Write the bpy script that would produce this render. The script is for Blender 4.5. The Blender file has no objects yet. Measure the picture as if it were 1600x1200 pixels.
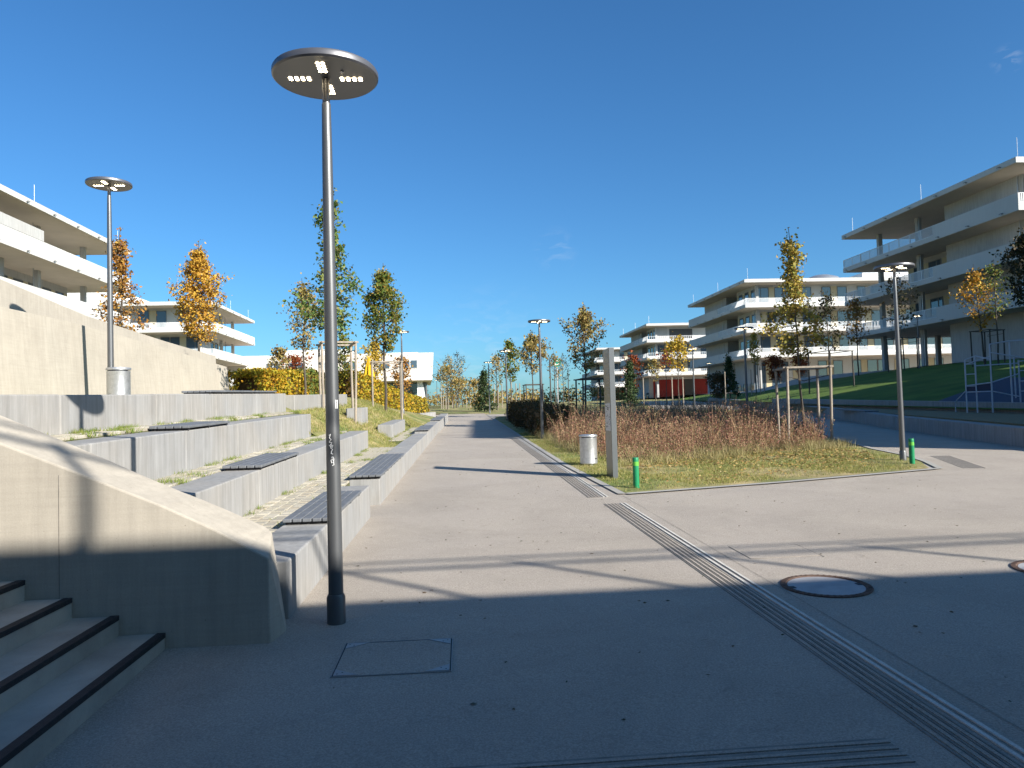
import bpy, bmesh, math, random
import numpy as np
from mathutils import Vector, Matrix, Euler
random.seed(7); RNG = np.random.default_rng(7)
R = math.radians
SC = bpy.context.scene
COL = SC.collection

# ------------------------------------------------------------------ camera, sky, sun, exposure
cam_d = bpy.data.cameras.new('camera'); cam = bpy.data.objects.new('camera', cam_d); COL.objects.link(cam)
cam_d.sensor_width = 36; cam_d.lens = 36 * 1180 / 1600; cam_d.clip_start = 0.05; cam_d.clip_end = 6000
PITCH = math.atan(44 / 1180); ROLL = R(1.65); YAW = R(4.8)
_f0 = Vector((math.sin(YAW), math.cos(YAW), 0)); _r0 = Vector((math.cos(YAW), -math.sin(YAW), 0)); _z = Vector((0, 0, 1))
_f = _f0 * math.cos(PITCH) + _z * math.sin(PITCH); _u = -_f0 * math.sin(PITCH) + _z * math.cos(PITCH)
_r = _r0 * math.cos(ROLL) - _u * math.sin(ROLL); _up = _r0 * math.sin(ROLL) + _u * math.cos(ROLL)
M = Matrix((_r, _up, -_f)).transposed().to_4x4(); M.translation = Vector((0, 0, 1.54)); cam.matrix_world = M
SC.camera = cam

SUN_EL, SUN_AZ = R(27), R(133)            # azimuth clockwise from +Y: the sun stands behind and to the right
world = bpy.data.worlds.new('World'); SC.world = world; world.use_nodes = True
wn = world.node_tree.nodes; wl = world.node_tree.links
bg = wn['Background']; sky = wn.new('ShaderNodeTexSky'); sky.sky_type = 'NISHITA'; sky.sun_disc = False
sky.sun_elevation = SUN_EL; sky.sun_rotation = SUN_AZ; sky.altitude = 500; sky.air_density = 1.0; sky.dust_density = 1.5; sky.ozone_density = 3.0
hs = wn.new('ShaderNodeHueSaturation'); hs.inputs['Saturation'].default_value = 1.10; hs.inputs['Value'].default_value = 1.0
wl.new(sky.outputs[0], hs.inputs['Color']); 
tintn = wn.new('ShaderNodeVectorMath'); tintn.operation = 'MULTIPLY'; wl.new(hs.outputs[0], tintn.inputs[0]); tintn.inputs[1].default_value = (0.64, 1.10, 1.37)
skyc = tintn.outputs[0]
wtc = wn.new('ShaderNodeTexCoord')
def cloud(px, py, rad, skyc, amt):          # two faint wisps of cirrus, fixed in the sky
    d = (_r * (px - 800) / 1180 + _up * (600 - py) / 1180 + _f).normalized()
    dt = wn.new('ShaderNodeVectorMath'); dt.operation = 'DISTANCE'; wl.new(wtc.outputs['Generated'], dt.inputs[0]); dt.inputs[1].default_value = d
    mr = wn.new('ShaderNodeMapRange'); mr.interpolation_type = 'SMOOTHSTEP'; wl.new(dt.outputs['Value'], mr.inputs['Value'])
    mr.inputs['From Min'].default_value = rad; mr.inputs['From Max'].default_value = 0; mr.inputs['To Min'].default_value = 0; mr.inputs['To Max'].default_value = 1
    mp = wn.new('ShaderNodeMapping'); mp.inputs['Scale'].default_value = (1, 1, 2.4); mp.inputs['Rotation'].default_value = (0, .3, 0); wl.new(wtc.outputs['Generated'], mp.inputs[0])
    nz = wn.new('ShaderNodeTexNoise'); nz.inputs['Scale'].default_value = 38; nz.inputs['Detail'].default_value = 6; nz.inputs['Distortion'].default_value = .5; wl.new(mp.outputs[0], nz.inputs['Vector'])
    m2 = wn.new('ShaderNodeMapRange'); wl.new(nz.outputs['Fac'], m2.inputs['Value']); m2.inputs['From Min'].default_value = .48; m2.inputs['From Max'].default_value = .75
    mu = wn.new('ShaderNodeMath'); mu.operation = 'MULTIPLY'; wl.new(mr.outputs[0], mu.inputs[0]); wl.new(m2.outputs[0], mu.inputs[1])
    m3 = wn.new('ShaderNodeMath'); m3.operation = 'MULTIPLY'; wl.new(mu.outputs[0], m3.inputs[0]); m3.inputs[1].default_value = amt
    mx = wn.new('ShaderNodeMix'); mx.data_type = 'RGBA'; wl.new(m3.outputs[0], mx.inputs[0]); wl.new(skyc, mx.inputs[6]); mx.inputs[7].default_value = (7.5, 7.8, 8.2, 1)
    return mx.outputs[2]
skyc = cloud(1574, 93, .018, skyc, .5); skyc = cloud(868, 390, .035, skyc, .2); skyc = cloud(760, 575, .13, skyc, .22)
wl.new(skyc, bg.inputs[0]); bg.inputs[1].default_value = 0.061
sd = bpy.data.lights.new('sun', 'SUN'); sun = bpy.data.objects.new('sun', sd); COL.objects.link(sun)
sd.energy = 5.0; sd.angle = R(0.53); sd.color = (1.0, 0.945, 0.86)
sdir = Vector((math.sin(SUN_AZ) * math.cos(SUN_EL), math.cos(SUN_AZ) * math.cos(SUN_EL), math.sin(SUN_EL)))
sun.rotation_euler = sdir.to_track_quat('Z', 'Y').to_euler(); sun.location = sdir * 60
vs = SC.view_settings; vs.view_transform = 'Standard'; vs.look = 'None'; vs.gamma = 1; vs.use_curve_mapping = False; vs.exposure = 1.0
SC.cycles.max_bounces = 5; SC.cycles.diffuse_bounces = 3; SC.cycles.glossy_bounces = 2; SC.cycles.transparent_max_bounces = 4

# ------------------------------------------------------------------ materials
MATS = {}; ALB = 0.77
FULL = ('white facade concrete', 'white balustrade bar', 'grey facade concrete', 'soffit concrete with warm bounce tone', 'pale travertine cladding', 'plain white enamel', 'window glass', 'grey metallic lamp paint', 'lamp head paint', 'galvanised steel', 'beige facade panel')
def mat(name, base, rough=0.8, var=0.12, scale=6.0, bump=0.0, bscale=60.0, metal=0.0, tint=None, streak=0.0, spec=0.3, fine=0.0, fscale=250.0, stain=0.0, stainscale=0.5, boards=False):
    """procedural surface: large soft variation, fine grain, optional run-off streaks and stains, bump"""
    if name in MATS: return MATS[name]
    k_ = 1.0 if name in FULL else ALB; base = tuple(c * k_ for c in base); tint = tuple(c * k_ for c in tint) if tint else None
    m = bpy.data.materials.new(name); m.use_nodes = True; n = m.node_tree.nodes; l = m.node_tree.links
    b = n['Principled BSDF']; b.inputs['Roughness'].default_value = rough; b.inputs['Metallic'].default_value = metal
    b.inputs['Specular IOR Level'].default_value = spec
    geo = n.new('ShaderNodeNewGeometry'); pos = geo.outputs['Position']
    tc = pos
    def noise(sc, det=5, ro=0.6, vec=tc, dist=0):
        t = n.new('ShaderNodeTexNoise'); t.inputs['Scale'].default_value = sc; t.inputs['Detail'].default_value = det
        t.inputs['Roughness'].default_value = ro; t.inputs['Distortion'].default_value = dist; l.new(vec, t.inputs['Vector']); return t.outputs['Fac']
    def rng(fac, lo, hi, a=0.3, c=0.7):
        r = n.new('ShaderNodeMapRange'); r.inputs['From Min'].default_value = a; r.inputs['From Max'].default_value = c
        r.inputs['To Min'].default_value = lo; r.inputs['To Max'].default_value = hi; l.new(fac, r.inputs['Value']); return r.outputs[0]
    def mul(c1, fac):
        mx = n.new('ShaderNodeVectorMath'); mx.operation = 'SCALE'; l.new(c1, mx.inputs[0]); l.new(fac, mx.inputs['Scale']); return mx.outputs[0]
    rgb = n.new('ShaderNodeRGB'); rgb.outputs[0].default_value = (*base, 1); c = rgb.outputs[0]
    if tint:
        mx = n.new('ShaderNodeMix'); mx.data_type = 'RGBA'; l.new(rng(noise(scale * 0.5, 4, 0.55), 0, 1, 0.38, 0.62), mx.inputs[0])
        l.new(c, mx.inputs[6]); mx.inputs[7].default_value = (*tint, 1); c = mx.outputs[2]
    if var: c = mul(c, rng(noise(scale), 1 - var, 1 + var))
    if fine: c = mul(c, rng(noise(fscale, 3, 0.8), 1 - fine, 1 + fine, 0.35, 0.65))
    if stain: c = mul(c, rng(noise(stainscale, 7, 0.65, dist=0.6), 1 - stain, 1, 0.36, 0.55)); c = mul(c, rng(noise(stainscale * 7, 5, 0.7, dist=1.2), 1 - stain * .5, 1, 0.34, 0.46))
    if streak:
        mp = n.new('ShaderNodeMapping'); mp.inputs['Scale'].default_value = (1, 1, 0.07); l.new(tc, mp.inputs[0])
        c = mul(c, rng(noise(14, 5, 0.7, mp.outputs[0]), 1 - streak, 1 + streak * 0.4, 0.35, 0.65))
    l.new(c, b.inputs['Base Color'])
    if boards:
        mp = n.new('ShaderNodeMapping'); mp.inputs['Scale'].default_value = (1.2, 1.2, 26); l.new(tc, mp.inputs[0])
        nb_ = noise(1.6, 4, 0.6, mp.outputs[0]); c = mul(c, rng(nb_, 1 - .05, 1 + .03)); l.new(c, b.inputs['Base Color'])
        vo = n.new('ShaderNodeTexVoronoi'); vo.inputs['Scale'].default_value = 9; l.new(tc, vo.inputs['Vector'])
        pit = rng(vo.outputs['Distance'], .62, 1, .03, .05); c = mul(c, pit); l.new(c, b.inputs['Base Color'])
    if bump:
        bp = n.new('ShaderNodeBump'); bp.inputs['Strength'].default_value = bump; bp.inputs['Distance'].default_value = 0.02
        l.new(noise(bscale, 6, 0.7), bp.inputs['Height']); l.new(bp.outputs[0], b.inputs['Normal'])
    MATS[name] = m; return m
def leafmat(name, cols, rough=0.6, trans=0.25):
    m = bpy.data.materials.new(name); m.use_nodes = True; n = m.node_tree.nodes; l = m.node_tree.links
    b = n['Principled BSDF']; b.inputs['Roughness'].default_value = rough; b.inputs['Specular IOR Level'].default_value = 0.25
    g = n.new('ShaderNodeNewGeometry'); r = n.new('ShaderNodeValToRGB'); r.color_ramp.interpolation = 'LINEAR'
    while len(r.color_ramp.elements) < len(cols): r.color_ramp.elements.new(0.5)
    for i, c in enumerate(cols):
        r.color_ramp.elements[i].position = i / max(1, len(cols) - 1); r.color_ramp.elements[i].color = (*[v * 0.82 for v in c], 1)
    l.new(g.outputs['Random Per Island'], r.inputs[0]); l.new(r.outputs[0], b.inputs['Base Color'])
    t = n.new('ShaderNodeBsdfTranslucent'); l.new(r.outputs[0], t.inputs['Color']); mx = n.new('ShaderNodeMixShader')
    mx.inputs[0].default_value = trans; l.new(b.outputs[0], mx.inputs[1]); l.new(t.outputs[0], mx.inputs[2])
    l.new(mx.outputs[0], n['Material Output'].inputs['Surface']); MATS[name] = m; return m
def emit(name, col, s):
    m = bpy.data.materials.new(name); m.use_nodes = True; b = m.node_tree.nodes['Principled BSDF']
    b.inputs['Base Color'].default_value = (*col, 1); b.inputs['Emission Color'].default_value = (*col, 1); b.inputs['Emission Strength'].default_value = s
    MATS[name] = m; return m
pave_m = mat('beige bound gravel surfacing', (0.50, 0.44, 0.37), 0.85, 0.06, 0.9, 0.5, 130, tint=(0.46, 0.405, 0.345), fine=0.26, fscale=85, stain=0.13, stainscale=0.45)
kerb_m = mat('pale concrete kerb', (0.43, 0.41, 0.37), 0.85, 0.1, 3, 0.2, 90, fine=0.12)
groove_m = mat('dark groove of guide strip', (0.27, 0.25, 0.22), 0.9, 0.3, 8)
white_m = mat('worn white guide line', (0.66, 0.63, 0.57), 0.7, 0.14, 9, fine=0.2, fscale=120)
conc_m = mat('grey bench concrete', (0.40, 0.385, 0.36), 0.8, 0.10, 2.2, 0.12, 70, streak=0.20, fine=0.05, fscale=160, tint=(0.35, 0.35, 0.345))
cream_m = mat('cream cast concrete', (0.56, 0.505, 0.42), 0.85, 0.07, 1.1, 0.08, 60, streak=0.10, fine=0.05, fscale=90, tint=(0.51, 0.465, 0.39), boards=True, stain=.08, stainscale=.8)
stairc_m = mat('stair concrete', (0.50, 0.46, 0.39), 0.85, 0.12, 2, 0.15, 60, fine=0.06, stain=0.12, stainscale=2)
nosing_m = mat('black stair nosing', (0.035, 0.035, 0.038), 0.75, 0.25, 20, 0.3, 200)
slat_m = mat('grey weathered slat', (0.17, 0.18, 0.195), 0.6, 0.22, 7, 0.15, 90, streak=0.0)
frame_m = mat('dark seat bracket', (0.05, 0.05, 0.055), 0.6, 0.1)
paver_m = [mat('pale paver %d' % i, c, 0.9, 0.1, 10, 0.3, 80, fine=0.15, fscale=140) for i, c in enumerate([(0.50, 0.455, 0.36), (0.44, 0.405, 0.33), (0.54, 0.50, 0.41), (0.47, 0.415, 0.32)])]
soil_m = mat('soil with moss', (0.16, 0.15, 0.085), 0.95, 0.3, 6, 0.5, 40, tint=(0.10, 0.12, 0.045))
ground_m = mat('autumn lawn ground', (0.17, 0.22, 0.05), 0.95, 0.3, 1.1, 0.5, 40, tint=(0.42, 0.33, 0.16), fine=0.35, fscale=35)
lawn_m = mat('mown green bank', (0.075, 0.15, 0.012), 0.95, 0.22, 0.5, 0.5, 30, tint=(0.105, 0.17, 0.02), fine=0.3, fscale=22)
bed_m = mat('planting bed soil', (0.13, 0.095, 0.06), 0.95, 0.3, 3, 0.6, 20)
pole_m = mat('grey metallic lamp paint', (0.125, 0.13, 0.135), 0.42, 0.06, 3, metal=0.55, spec=0.5)
head_m = mat('lamp head paint', (0.15, 0.15, 0.16), 0.42, 0.05, 3, metal=0.6, spec=0.5)
under_m = mat('lamp head underside', (0.13, 0.115, 0.095), 0.6, 0.05, 5)
led_m = emit('lit led', (1.0, 0.82, 0.52), 9.0)
galv_m = mat('galvanised steel', (0.50, 0.51, 0.52), 0.42, 0.16, 16, metal=0.75, spec=0.5, streak=0.1)
dark_m = mat('near black plastic', (0.03, 0.03, 0.033), 0.6, 0.1)
green_m = mat('green bollard paint', (0.015, 0.27, 0.11), 0.45, 0.06, 8)
lime_m = mat('light green reflective band', (0.16, 0.52, 0.08), 0.4, 0.03)
pylon_m = mat('grey anodised sign metal', (0.23, 0.25, 0.26), 0.4, 0.05, 3, metal=0.55, spec=0.5)
pylf_m = mat('bronze grey sign face', (0.22, 0.205, 0.17), 0.38, 0.05, 3, metal=0.45, spec=0.5)
paper_m = mat('white map print', (0.68, 0.67, 0.64), 0.5, 0.04)
ink_m = mat('dark print', (0.05, 0.05, 0.05), 0.6, 0.05)
letter_m = mat('pale lettering', (0.48, 0.45, 0.38), 0.6, 0.04)
rust_m = mat('rusty iron frame', (0.17, 0.11, 0.085), 0.85, 0.3, 20, 0.5, 120)
cover_m = mat('concrete filled manhole cover', (0.44, 0.44, 0.45), 0.7, 0.1, 6, 0.15, 80, stain=0.1, stainscale=3)
zinc_m = mat('corner plate steel', (0.42, 0.42, 0.42), 0.5, 0.1, 12, metal=0.3)
whitec_m = mat('white facade concrete', (0.53, 0.515, 0.485), 0.8, 0.05, 0.5, streak=0.05, tint=(0.48, 0.47, 0.44))
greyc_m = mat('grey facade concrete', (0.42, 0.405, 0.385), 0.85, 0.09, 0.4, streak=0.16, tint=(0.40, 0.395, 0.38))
soff_m = mat('soffit concrete with warm bounce tone', (0.52, 0.455, 0.37), 0.85, 0.08, 0.5)  # warm bounced sunlight is put into this colour
rail_m = mat('white balustrade bar', (0.72, 0.72, 0.71), 0.5, 0.03)
glass_m = mat('window glass', (0.06, 0.09, 0.12), 0.04, 0.0, spec=0.9)
wframe_m = mat('grey window frame', (0.20, 0.20, 0.20), 0.5, 0.03)
beige_m = mat('beige facade panel', (0.46, 0.39, 0.25), 0.7, 0.06, 1)
pinkst_m = mat('pale travertine cladding', (0.66, 0.60, 0.54), 0.85, 0.08, 1.2, tint=(0.60, 0.55, 0.49), fine=0.08, fscale=6)
red_m = mat('red panel paint', (0.33, 0.03, 0.025), 0.6, 0.1, 1)
recess_shade_m = mat('recess shade tone', (0.11, 0.11, 0.11), 0.9, 0.1)  # shade inside loggias and openings, put into the colour
bark_m = mat('grey brown bark', (0.115, 0.095, 0.075), 0.9, 0.25, 12, 0.5, 60, streak=0.2)
stake_m = mat('weathered round timber', (0.40, 0.34, 0.27), 0.85, 0.16, 9, 0.3, 60, streak=0.25)
darkstake_m = mat('dark stained timber', (0.09, 0.08, 0.07), 0.85, 0.2, 9, 0.3, 60)
yel_m = mat('yellow canvas', (0.72, 0.42, 0.015), 0.8, 0.06, 4, 0.3, 12)
bluesteel_m = mat('blue grey climbing frame steel', (0.56, 0.60, 0.66), 0.45, 0.08, 5, metal=0.1)
bluep_m = mat('blue play panel', (0.035, 0.045, 0.085), 0.6, 0.15, 3)
sand_m = mat('tan play surface', (0.30, 0.23, 0.13), 0.95, 0.12, 3, 0.4, 60)
signg_m = mat('green sign enamel', (0.0, 0.30, 0.20), 0.5, 0.03)
whitep_m = mat('plain white enamel', (0.75, 0.75, 0.73), 0.5, 0.03)

# ------------------------------------------------------------------ mesh helpers
class MB:
    def __init__(s, o=(0, 0, 0)): s.v = []; s.f = []; s.o = Vector(o)
    def add(s, vs, fs):
        k = len(s.v); s.v += [tuple(v) for v in vs]; s.f += [tuple(k + i for i in f) for f in fs]; return s
    def hexa(s, b, t):   # 4 bottom points (ccw from above), 4 top points
        return s.add(list(b) + list(t), [(3, 2, 1, 0), (4, 5, 6, 7), (0, 1, 5, 4), (1, 2, 6, 5), (2, 3, 7, 6), (3, 0, 4, 7)])
    def box(s, x0, y0, z0, x1, y1, z1):
        return s.hexa([(x0, y0, z0), (x1, y0, z0), (x1, y1, z0), (x0, y1, z0)], [(x0, y0, z1), (x1, y0, z1), (x1, y1, z1), (x0, y1, z1)])
    def tube(s, pts, rs, n=10, cap=True):
        pts = [Vector(p) for p in pts]
        if not hasattr(rs, '__len__'): rs = [rs] * len(pts)
        k = len(s.v); prev = None
        for i, p in enumerate(pts):
            d = (pts[min(i + 1, len(pts) - 1)] - pts[max(i - 1, 0)]).normalized()
            if prev is None: a = d.orthogonal().normalized()
            else: a = (prev - d * prev.dot(d)).normalized()
            prev = a; b = d.cross(a)
            for j in range(n):
                t = 2 * math.pi * j / n; s.v.append(tuple(p + (a * math.cos(t) + b * math.sin(t)) * rs[i]))
        for i in range(len(pts) - 1):
            for j in range(n):
                q = k + i * n; s.f.append((q + j, q + (j + 1) % n, q + n + (j + 1) % n, q + n + j))
        if cap:
            s.f.append(tuple(k + j for j in reversed(range(n)))); s.f.append(tuple(k + (len(pts) - 1) * n + j for j in range(n)))
        return s
    def lathe(s, prof, n=32, c=(0, 0, 0)):   # prof: (r, z) from bottom to top
        k = len(s.v)
        for r, z in prof:
            for j in range(n):
                t = 2 * math.pi * j / n; s.v.append((c[0] + r * math.cos(t), c[1] + r * math.sin(t), c[2] + z))
        for i in range(len(prof) - 1):
            for j in range(n):
                q = k + i * n; s.f.append((q + j, q + (j + 1) % n, q + n + (j + 1) % n, q + n + j))
        if prof[0][0] > 0.0005: s.f.append(tuple(k + j for j in reversed(range(n))))
        if prof[-1][0] > 0.0005: s.f.append(tuple(k + (len(prof) - 1) * n + j for j in range(n)))
        return s
    def prism(s, poly, z0, z1):
        n = len(poly); z0f = z0 if callable(z0) else (lambda x, y: z0); z1f = z1 if callable(z1) else (lambda x, y: z1)
        k = len(s.v)
        s.v += [(x, y, z0f(x, y)) for x, y in poly] + [(x, y, z1f(x, y)) for x, y in poly]
        s.f.append(tuple(k + i for i in reversed(range(n)))); s.f.append(tuple(k + n + i for i in range(n)))
        for i in range(n): j = (i + 1) % n; s.f.append((k + i, k + j, k + n + j, k + n + i))
        return s
    def build(s, name, m, parent=None, smooth=False, bevel=0, kind=None, seg=2, auto=True):
        me = bpy.data.meshes.new(name); o_ = s.o
        me.from_pydata([(v[0] - o_.x, v[1] - o_.y, v[2] - o_.z) for v in s.v], [], s.f)
        me.materials.append(m); ob = bpy.data.objects.new(name, me); COL.objects.link(ob)
        if parent: ob.parent = parent
        if smooth:
            me.polygons.foreach_set('use_smooth', [True] * len(me.polygons))
            try: me.set_sharp_from_angle(angle=R(40))
            except Exception: pass
        if bevel:
            b = ob.modifiers.new('b', 'BEVEL'); b.width = bevel; b.segments = seg; b.limit_method = 'ANGLE'; b.angle_limit = R(35)
        if kind: ob['kind'] = kind
        return ob
def npmesh(name, V, nper, m, parent=None, kind=None):
    """V: (k*nper, 3) vertices, each run of nper vertices is one face"""
    me = bpy.data.meshes.new(name); nv = len(V); nf = nv // nper
    me.vertices.add(nv); me.vertices.foreach_set('co', np.asarray(V, dtype=np.float32).ravel())
    me.loops.add(nv); me.loops.foreach_set('vertex_index', np.arange(nv, dtype=np.int32))
    me.polygons.add(nf); me.polygons.foreach_set('loop_start', np.arange(0, nv, nper, dtype=np.int32))
    me.update(calc_edges=True); me.materials.append(m)
    ob = bpy.data.objects.new(name, me); COL.objects.link(ob)
    if parent: ob.parent = parent
    if kind: ob['kind'] = kind
    return ob
def tag(o, label, cat, group=None):
    o['label'] = label; o['category'] = cat
    if group: o['group'] = group
    return o
def thing(name, loc, label, cat, group=None, rz=0):
    o = bpy.data.objects.new(name, None); COL.objects.link(o); o.location = loc; o.rotation_euler = (0, 0, rz); o.empty_display_size = 0.2
    return tag(o, label, cat, group)
def kids(o): return [c for c in bpy.data.objects if c.parent == o]
def dup(o, loc, label, group=None, rz=None):
    tree = []
    for c in CHILD[o.name]: tree.append(c)
    n = o.copy(); COL.objects.link(n); n.location = loc; n['label'] = label
    if group: n['group'] = group
    if rz is not None: n.rotation_euler = (0, 0, rz)
    for c, gs in tree:
        c2 = c.copy(); COL.objects.link(c2); c2.parent = n
        for g in gs: g2 = g.copy(); COL.objects.link(g2); g2.parent = c2
    return n
CHILD = {}
def register(o): CHILD[o.name] = [(c, kids(c)) for c in kids(o)]

def TX(px): return math.tan(math.atan((px - 800) / 1180) + YAW)   # survey column -> X/Y ratio
# ------------------------------------------------------------------ terrain functions (the whole site climbs 2.7 %)
SL = 0.027
def g(y): return SL * (min(y, 112.0) - 5.6)
def gv(x, y): return g(y)
KX = 0.028
def rowx(x0, y): return x0 + KX * y
X1, X2, X3, X4 = -1.43, -2.56, -3.42, -4.33
def interp(v, ps):
    if v <= ps[0][0]: return ps[0][1]
    for (a, b), (c, d) in zip(ps, ps[1:]):
        if v <= c: return b + (d - b) * (v - a) / (c - a)
    return ps[-1][1]
XB = [(10, 20.4), (32, 20.5), (42, 20.8), (55, 23.4), (75, 27.6), (82, 28.6), (100, 32), (220, 34)]
XC = [(10, 43), (50, 42.3), (58, 41.4), (63, 40.2), (66, 38.7), (70, 36.6), (80, 35), (100, 37), (220, 38)]
ZC = [(10, 4.4), (52, 4.4), (58, 4.5), (63, 4.4), (66, 4.1), (70, 3.8), (80, 2.95), (95, 3.1), (112, 3.4), (220, 3.4)]
def zb(y): return g(y) + interp(y, [(10, 0.62), (60, 0.5), (80, 0.12), (100, 0.03)])
def hr(x, y):
    xb, xc, zc = interp(y, XB), interp(y, XC), interp(y, ZC)
    if x <= xb: return zb(y)
    if x <= xc:
        t = (x - xb) / (xc - xb); t = t ** 0.85 * (1 - 0.25 * t) + 0.25 * t * t * (3 - 2 * t) if t > 0 else 0
        return zb(y) + (zc - zb(y)) * min(t, 1)
    return zc + (interp(y, [(10, 4.45), (84, 4.55), (98, 3.5), (220, 3.5)]) - zc) * min((x - xc) / 5.0, 1)
def hl(x, y):   # left: lawn between and behind the seating rows
    lat = -(x - KX * y)
    a = interp(lat, [(1.9, 0.12), (2.6, 0.42), (3.5, 0.98), (4.4, 1.42), (5.0, 1.68)])
    f = interp(y, [(0, 1), (33, 1), (47, 0.55), (62, 0.12), (90, 0.0)])
    far = interp(-x, [(8, 0), (14, 1.2), (40, 1.6)]) * interp(y, [(20, 1), (95, 1), (112, 0)])
    return g(y) + a * f + far
def grid(name, xs, ys, h, m, keep=None, kind='structure'):
    b = MB(); nx = len(xs)
    for y in ys:
        for x in xs: b.v.append((x, y, h(x, y)))
    for j in range(len(ys) - 1):
        for i in range(nx - 1):
            if keep and not keep((xs[i] + xs[i + 1]) / 2, (ys[j] + ys[j + 1]) / 2): continue
            b.f.append((j * nx + i, j * nx + i + 1, (j + 1) * nx + i + 1, (j + 1) * nx + i))
    return b.build(name, m, smooth=True, kind=kind)
def frange(a, b, s): n = max(1, int(round((b - a) / s))); return [a + (b - a) * i / n for i in range(n + 1)]

# ground sheet to the horizon
grid('ground', [-3000, -400, -60, -20, 0, 20, 60, 400, 3000], [-400, -60, -30, 0, 30, 60, 90, 112, 160, 400, 3500], lambda x, y: g(y) - 0.02, ground_m)
# pavement with the ramp road on the right and the branch at the far end
WALLP = [(13.2, -6), (13.35, 8), (13.95, 17.4), (15.65, 25.5), (18.85, 36.3), (23.9, 57.8), (28.0, 80.0)]
wx = lambda y: interp(y, [(p[1], p[0]) for p in WALLP])
pv = [(-14, -20), (60, -20), (60, -6)] + WALLP + [(30, 96), (24, 96), (19, 70), (16.2, 58), (2.8, 58), (2.8, 61), (-34, 64), (-34, 55), (-2.6, 51), (-0.6, 49.5), (rowx(X1 - 0.2, 20), 20), (rowx(X1 - 0.2, 6.2), 6.2), (-1.7, 5.7), (-14, 5.7)]
MB().add([(x, y, g(y)) for x, y in pv], [tuple(range(len(pv)))]).build('pavement', pave_m, kind='structure')
# island of grass with flush kerbs
ISL = [(2.80, 12.05), (5.6, 12.75), (9.15, 13.85), (9.75, 15.0), (10.2, 16.4), (10.5, 18.2), (11.4, 21.6), (13.7, 28.5), (17.4, 40), (20.4, 50), (17.0, 57), (9.0, 56), (3.2, 52), (2.85, 47.5), (2.68, 28), (2.62, 17)]
def inpoly(x, y, P):
    c = False; j = len(P) - 1
    for i in range(len(P)):
        xi, yi = P[i]; xj, yj = P[j]
        if (yi > y) != (yj > y) and x < (xj - xi) * (y - yi) / (yj - yi) + xi: c = not c
        j = i
    return c
MB().add([(x, y, g(y) + 0.012) for x, y in ISL], [tuple(range(len(ISL)))]).build('island_lawn', ground_m, kind='structure')
def ribbon(name, pts, w, m, dz, kind='structure', h=0.0):
    b = MB(); V = []
    for i, p in enumerate(pts):
        a = Vector(pts[max(i - 1, 0)]); c = Vector(pts[min(i + 1, len(pts) - 1)]); d = (c - a).normalized(); nrm = Vector((-d.y, d.x))
        q = Vector(p); V += [q + nrm * w / 2, q - nrm * w / 2]
    for i in range(len(pts) - 1):
        P4 = [V[2 * i + 1], V[2 * i + 3], V[2 * i + 2], V[2 * i]]
        if h: b.hexa([(p.x, p.y, g(p.y) + dz) for p in P4], [(p.x, p.y, g(p.y) + dz + h) for p in P4])
        else: b.add([(p.x, p.y, g(p.y) + dz) for p in P4], [(0, 1, 2, 3)])
    return b.build(name, m, kind=kind)
ribbon('kerb_strip', [(2.72, 11.95), (2.58, 17), (2.64, 28), (2.80, 47.5), (2.9, 58)], 0.13, kerb_m, 0.018)
ribbon('kerb_strip', [(2.80, 11.93), (5.7, 12.62), (9.25, 13.72)], 0.14, kerb_m, 0.022)
ribbon('kerb_strip', [(9.30, 13.72), (9.85, 15.0), (10.3, 16.35), (10.62, 18.2), (11.5, 21.5), (13.8, 28.4), (17.5, 39.9), (20.5, 50)], 0.12, kerb_m, 0.020)
# straight seam in the surfacing beside the guide strip
MB().add([(2.70, -3, g(-3) + .004), (2.7055, -3, g(-3) + .004), (2.7055, 11.8, g(11.8) + .004), (2.70, 11.8, g(11.8) + .004)], [(0, 1, 2, 3)]).build('surface_joint', groove_m, kind='structure')

# tactile guide strips
def guide(label, x0s, y0, y1, kx=0.0, white=(5, 6)):
    t = thing('guide_strip', (x0s[0], y0, g(y0)), label, 'guide strip', 'tactile guide strips')
    for i, x in enumerate(x0s):
        w = 0.024 if i in white else 0.008; b = MB(t.location); hh = 0.010 if i in white else 0.0045
        P = []
        for (xx, yy) in ((x - w / 2, y0), (x + w / 2, y0), (x + w / 2 + kx * (y1 - y0), y1), (x - w / 2 + kx * (y1 - y0), y1)): P.append((xx, yy))
        b.hexa([(a, c, g(c) + 0.001) for a, c in P], [(a, c, g(c) + hh) for a, c in P])
        b.build('white_line' if i in white else 'groove_line', white_m if i in white else groove_m, t)
    for k in range(4):   # pale ribs between the dark grooves
        x = (x0s[k] + x0s[k + 1]) / 2; b = MB(t.location); w = 0.022
        P = [(x - w / 2, y0), (x + w / 2, y0), (x + w / 2 + kx * (y1 - y0), y1), (x - w / 2 + kx * (y1 - y0), y1)]
        b.hexa([(a, c, g(c) + 0.001) for a, c in P], [(a, c, g(c) + 0.006) for a, c in P]); b.build('raised_rib', pave_m, t)
    return t
guide('long tactile guide strip with two white lines crossing the shaded foreground', [2.235, 2.295, 2.345, 2.395, 2.44, 2.487, 2.545], -4.0, 11.05)
guide('tactile guide strip with white lines along the island kerb behind the paving gap', [2.13, 2.19, 2.24, 2.29, 2.335, 2.38, 2.435], 11.75, 27.5, 0.004)
t = thing('guide_field', (-0.1, 3.3, g(3.3)), 'ribbed tactile field running crosswise at the very front edge in shade', 'guide field')
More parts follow.
